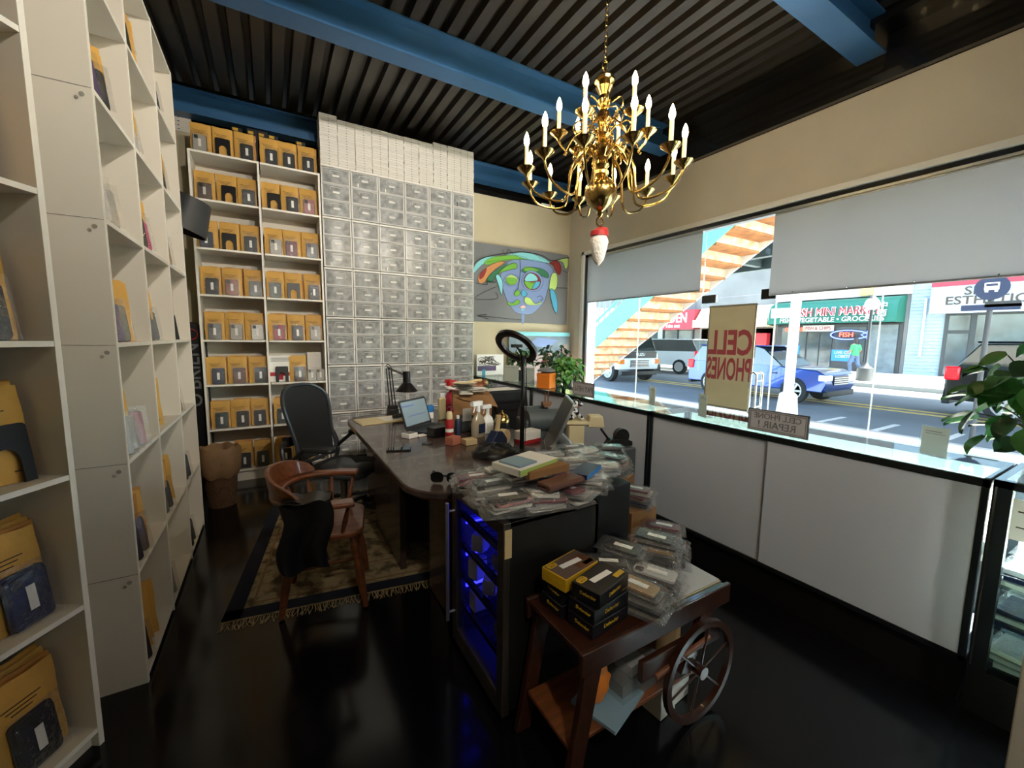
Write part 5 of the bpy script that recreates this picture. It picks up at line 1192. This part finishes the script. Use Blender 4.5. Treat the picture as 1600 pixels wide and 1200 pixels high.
MB('brass').tube([(.022*math.cos(a),0,3.21+.03*math.sin(a)) for a in [k*PI/8 for k in range(16)]],.005,6,True).build('top_ring', t)
m = MB('brass')
for k in range(24):
    z = 3.245+k*.03; m.tube([((.010*math.cos(a) if k%2 else 0),(0 if k%2 else .010*math.cos(a)),z+.019*math.sin(a)) for a in [j*PI/5 for j in range(10)]],.0028,4,True)
m.build('chain', t)
def tier(n, R_, zp, zh, off, drop):
    for k in range(n):
        a = 2*PI*k/n+off; T = Matrix.Rotation(a,4,'Z')
        A = spline([(.04,0,zh),(.09,0,zh+.045),(.14,0,zh+.01),(.2,0,zh-.08*drop),(.32 if R_>.5 else .24,0,zp-.19*drop),(R_*.82,0,zp-.17*drop),(R_*.97,0,zp-.08*drop),(R_,0,zp)],5)
        ar = MB('brass',T).tube(A,.0075,8); ar.tube(spline([(.09,0,zh+.04),(.15,0,zh+.075),(.19,0,zh+.03),(.16,0,zh-.005),(.135,0,zh+.02),(.15,0,zh+.045)],5),.0055,6); arm = ar.build('arm', t)
        MB('brass',T@TR(R_,0,zp)).lathe([(.008,-.035),(.015,-.02),(.03,-.01),(.055,.012),(.058,.016),(.05,.014),(.02,.002),(.018,.03),(.014,.03)],18).build('drip_pan', arm)
        MB('candle',T@TR(R_,0,zp)).lathe([(.0125,.012),(.0125,.145),(.001,.147)],12).build('candle', arm)
        MB('bulb',T@TR(R_,0,zp)).lathe([(.010,.147),(.0165,.165),(.0175,.18),(.012,.205),(.005,.222),(.001,.23)],12).build('bulb', arm)
        p = T @ Vector((R_,0,zp+.19))
        lamp('POINT','bulb_light',(cx+p.x,cy+p.y,p.z),BULB_E,(1,.72,.40),None,shadow_soft_size=.02)
tier(12,.49,2.55,2.66,.12,.85); tier(6,.28,2.80,2.81,.45,.6)
for k in range(6):
    a = 2*PI*k/6; MB('brass',Matrix.Rotation(a,4,'Z')).tube(spline([(.05,0,2.98),(.11,0,3.0),(.12,0,2.94),(.08,0,2.92),(.1,0,2.88),(.05,0,2.86)],5),.005,6).build('scroll', t)
t = thing('santa_ornament','small santa figure with red hat and white beard hanging below the chandelier','ornament',(cx,cy,1.985))
t.scale = (1.3,1.3,1.2)
mat('fluff','#e8e2da',.95,bump=1,bs=60)
MB('fluff').rings([[(r*math.cos(a)*(1+.1*math.sin(5*a+z*50)),r*math.sin(a),z) for a in [2*PI*k/16 for k in range(16)]] for r,z in ((.006,0),(.028,.03),(.04,.09),(.045,.13),(.035,.165),(.01,.19))]).build('beard', t)
MB('red').rings([[(x+r*math.cos(a),r*math.sin(a),z) for a in [2*PI*k/14 for k in range(14)]] for x,r,z in ((0,.046,.155),(0,.044,.18),(.015,.028,.20),(.035,.014,.185),(.045,.01,.15))]).build('hat', t)
MB('fluff').ball((.047,0,.13),.013).build('pompom', t)
MB('chrome').tube([(0,0,.19),(0,0,.215)],.0015,4).build('string', t)

# ================================================================ unseen ceiling lamps behind the camera; the fifth is added to brighten the counter backs
mat('lens','#fff2dc',.3,emit=12)
for k,(x,y,tx,ty,tz,E_,bl) in enumerate(((.75,-.6,.1,4.9,2.5,210,.5),(1.6,-.7,1.6,5.3,2.3,260,.5),(2.6,-.9,-.6,3.4,1.6,50,.6),(1.1,-1.7,3.6,5.3,2.2,150,.5),(.2,-1.2,2.2,1.6,.75,130,.6))):
    t = thing('ceiling_spotlight','black cylinder ceiling spotlight, %s from the left, unseen behind the viewer'%ORD[k],'ceiling lamp',(x,y,3.70))
    d_ = (Vector((tx,ty,tz))-Vector((x,y,3.6))).normalized(); q_ = d_.to_track_quat('-Z','Y'); T = Matrix.Translation((0,0,-.1)) @ q_.to_matrix().to_4x4()
    MB('black').lathe([(.012,0),(.012,.25),(.05,.25)],12).tube([(0,0,0),(0,0,-.1)],.012,8).build('stem', t)
    MB('black',T).lathe([(.060,-.09),(.062,.06),(.02,.07)],20).build('housing', t)
    MB('lens',T).lathe([(.055,-.075),(.055,-.07),(.001,-.07)],20).build('lens', t)
    p_ = Vector((x,y,3.6))+d_*.13
    lamp('SPOT','spot_light',p_,E_*SPOT_E,(1,.92,.80),q_.to_euler(),spot_size=math.radians(75),spot_blend=.9,shadow_soft_size=.06)
# ================================================================ pedestrian
def human(label, loc, rz):
    t = thing('person', label, 'person', loc, rz)
    J = {'pel':(0,0,.93,.13),'wai':(0,0,1.08,.12),'che':(.01,0,1.3,.145),'nek':(.02,0,1.46,.055),'hd0':(.03,0,1.54,.075),'hd1':(.04,0,1.64,.085),
     'hl':(0,.09,.88,.095),'kl':(.14,.10,.50,.062),'al':(.08,.10,.08,.042),'tl':(.24,.11,.04,.035),'hr':(0,-.09,.88,.095),'kr':(-.08,-.10,.49,.062),'ar':(-.30,-.10,.14,.042),'tr':(-.18,-.11,.04,.035),
     'sl':(.0,.17,1.38,.06),'el':(.02,.24,1.12,.045),'wl':(.20,.20,1.0,.032),'fl':(.27,.18,.98,.035),'sr':(.0,-.17,1.38,.06),'er':(-.06,-.24,1.12,.045),'wr':(.10,-.22,.96,.032),'fr':(.17,-.21,.93,.035)}
    E_ = ['pel-wai','wai-che','che-nek','nek-hd0','hd0-hd1','pel-hl','hl-kl','kl-al','al-tl','pel-hr','hr-kr','kr-ar','ar-tr','che-sl','sl-el','el-wl','wl-fl','che-sr','sr-er','er-wr','wr-fr']
    ks = list(J); me = bpy.data.meshes.new('body'); me.from_pydata([J[k][:3] for k in ks],[tuple(ks.index(x) for x in e.split('-')) for e in E_],[])
    o = bpy.data.objects.new('body', me); C.objects.link(o); o.parent = t
    s_ = o.modifiers.new('s','SKIN'); sv = me.skin_vertices[0].data
    for i,k in enumerate(ks): sv[i].radius = (J[k][3],J[k][3])
    sv[0].use_root = True; ss = o.modifiers.new('ss','SUBSURF'); ss.levels = 2; ss.render_levels = 2
    mat('skin','#8a5f48',.6); me.materials.append(MATS['skin'])
    mat('shirt','#2f8a52',.8,var=.3,vs=12); mat('jeans','#4a5a72',.85,var=.5,vs=14); mat('hair','#15110f',.7)
    MB('shirt').rings([[(x+rx*math.cos(a),ry*math.sin(a),z) for a in [2*PI*k/16 for k in range(16)]] for x,rx,ry,z in ((0,.15,.19,.88),(0,.14,.165,1.08),(.01,.165,.20,1.3),(.01,.12,.19,1.40),(.02,.07,.08,1.46))]).tube([(0,.18,1.38),(.02,.25,1.14)],[.08,.062],10).tube([(0,-.18,1.38),(-.05,-.25,1.14)],[.08,.062],10).build('shirt', t)
    MB('jeans').tube([(0,.09,.90),(.14,.10,.50),(.08,.10,.12)],[.12,.085,.07],10).tube([(0,-.09,.90),(-.08,-.10,.49),(-.29,-.10,.17)],[.12,.085,.07],10).build('trousers', t)
    MB('hair').rings([[(x+rx*math.cos(a),ry*math.sin(a),z) for a in [2*PI*k/14 for k in range(14)]] for x,rx,ry,z in ((-.05,.06,.10,1.36),(-.02,.09,.11,1.5),(.01,.10,.105,1.64),(.02,.085,.09,1.71),(.03,.03,.03,1.75))]).build('hair', t)
    MB('sign_white').box(-.02,.2,.06,.15,-.0,.07,TR(.06,0,0)).box(-.32,-.1,-.15,-.06,-.0,.07).build('shoes', t, bev=.02)
human('pedestrian with long dark hair and green top walking past the fish market',(24.2,8.6,0.0),PI/2-.3)
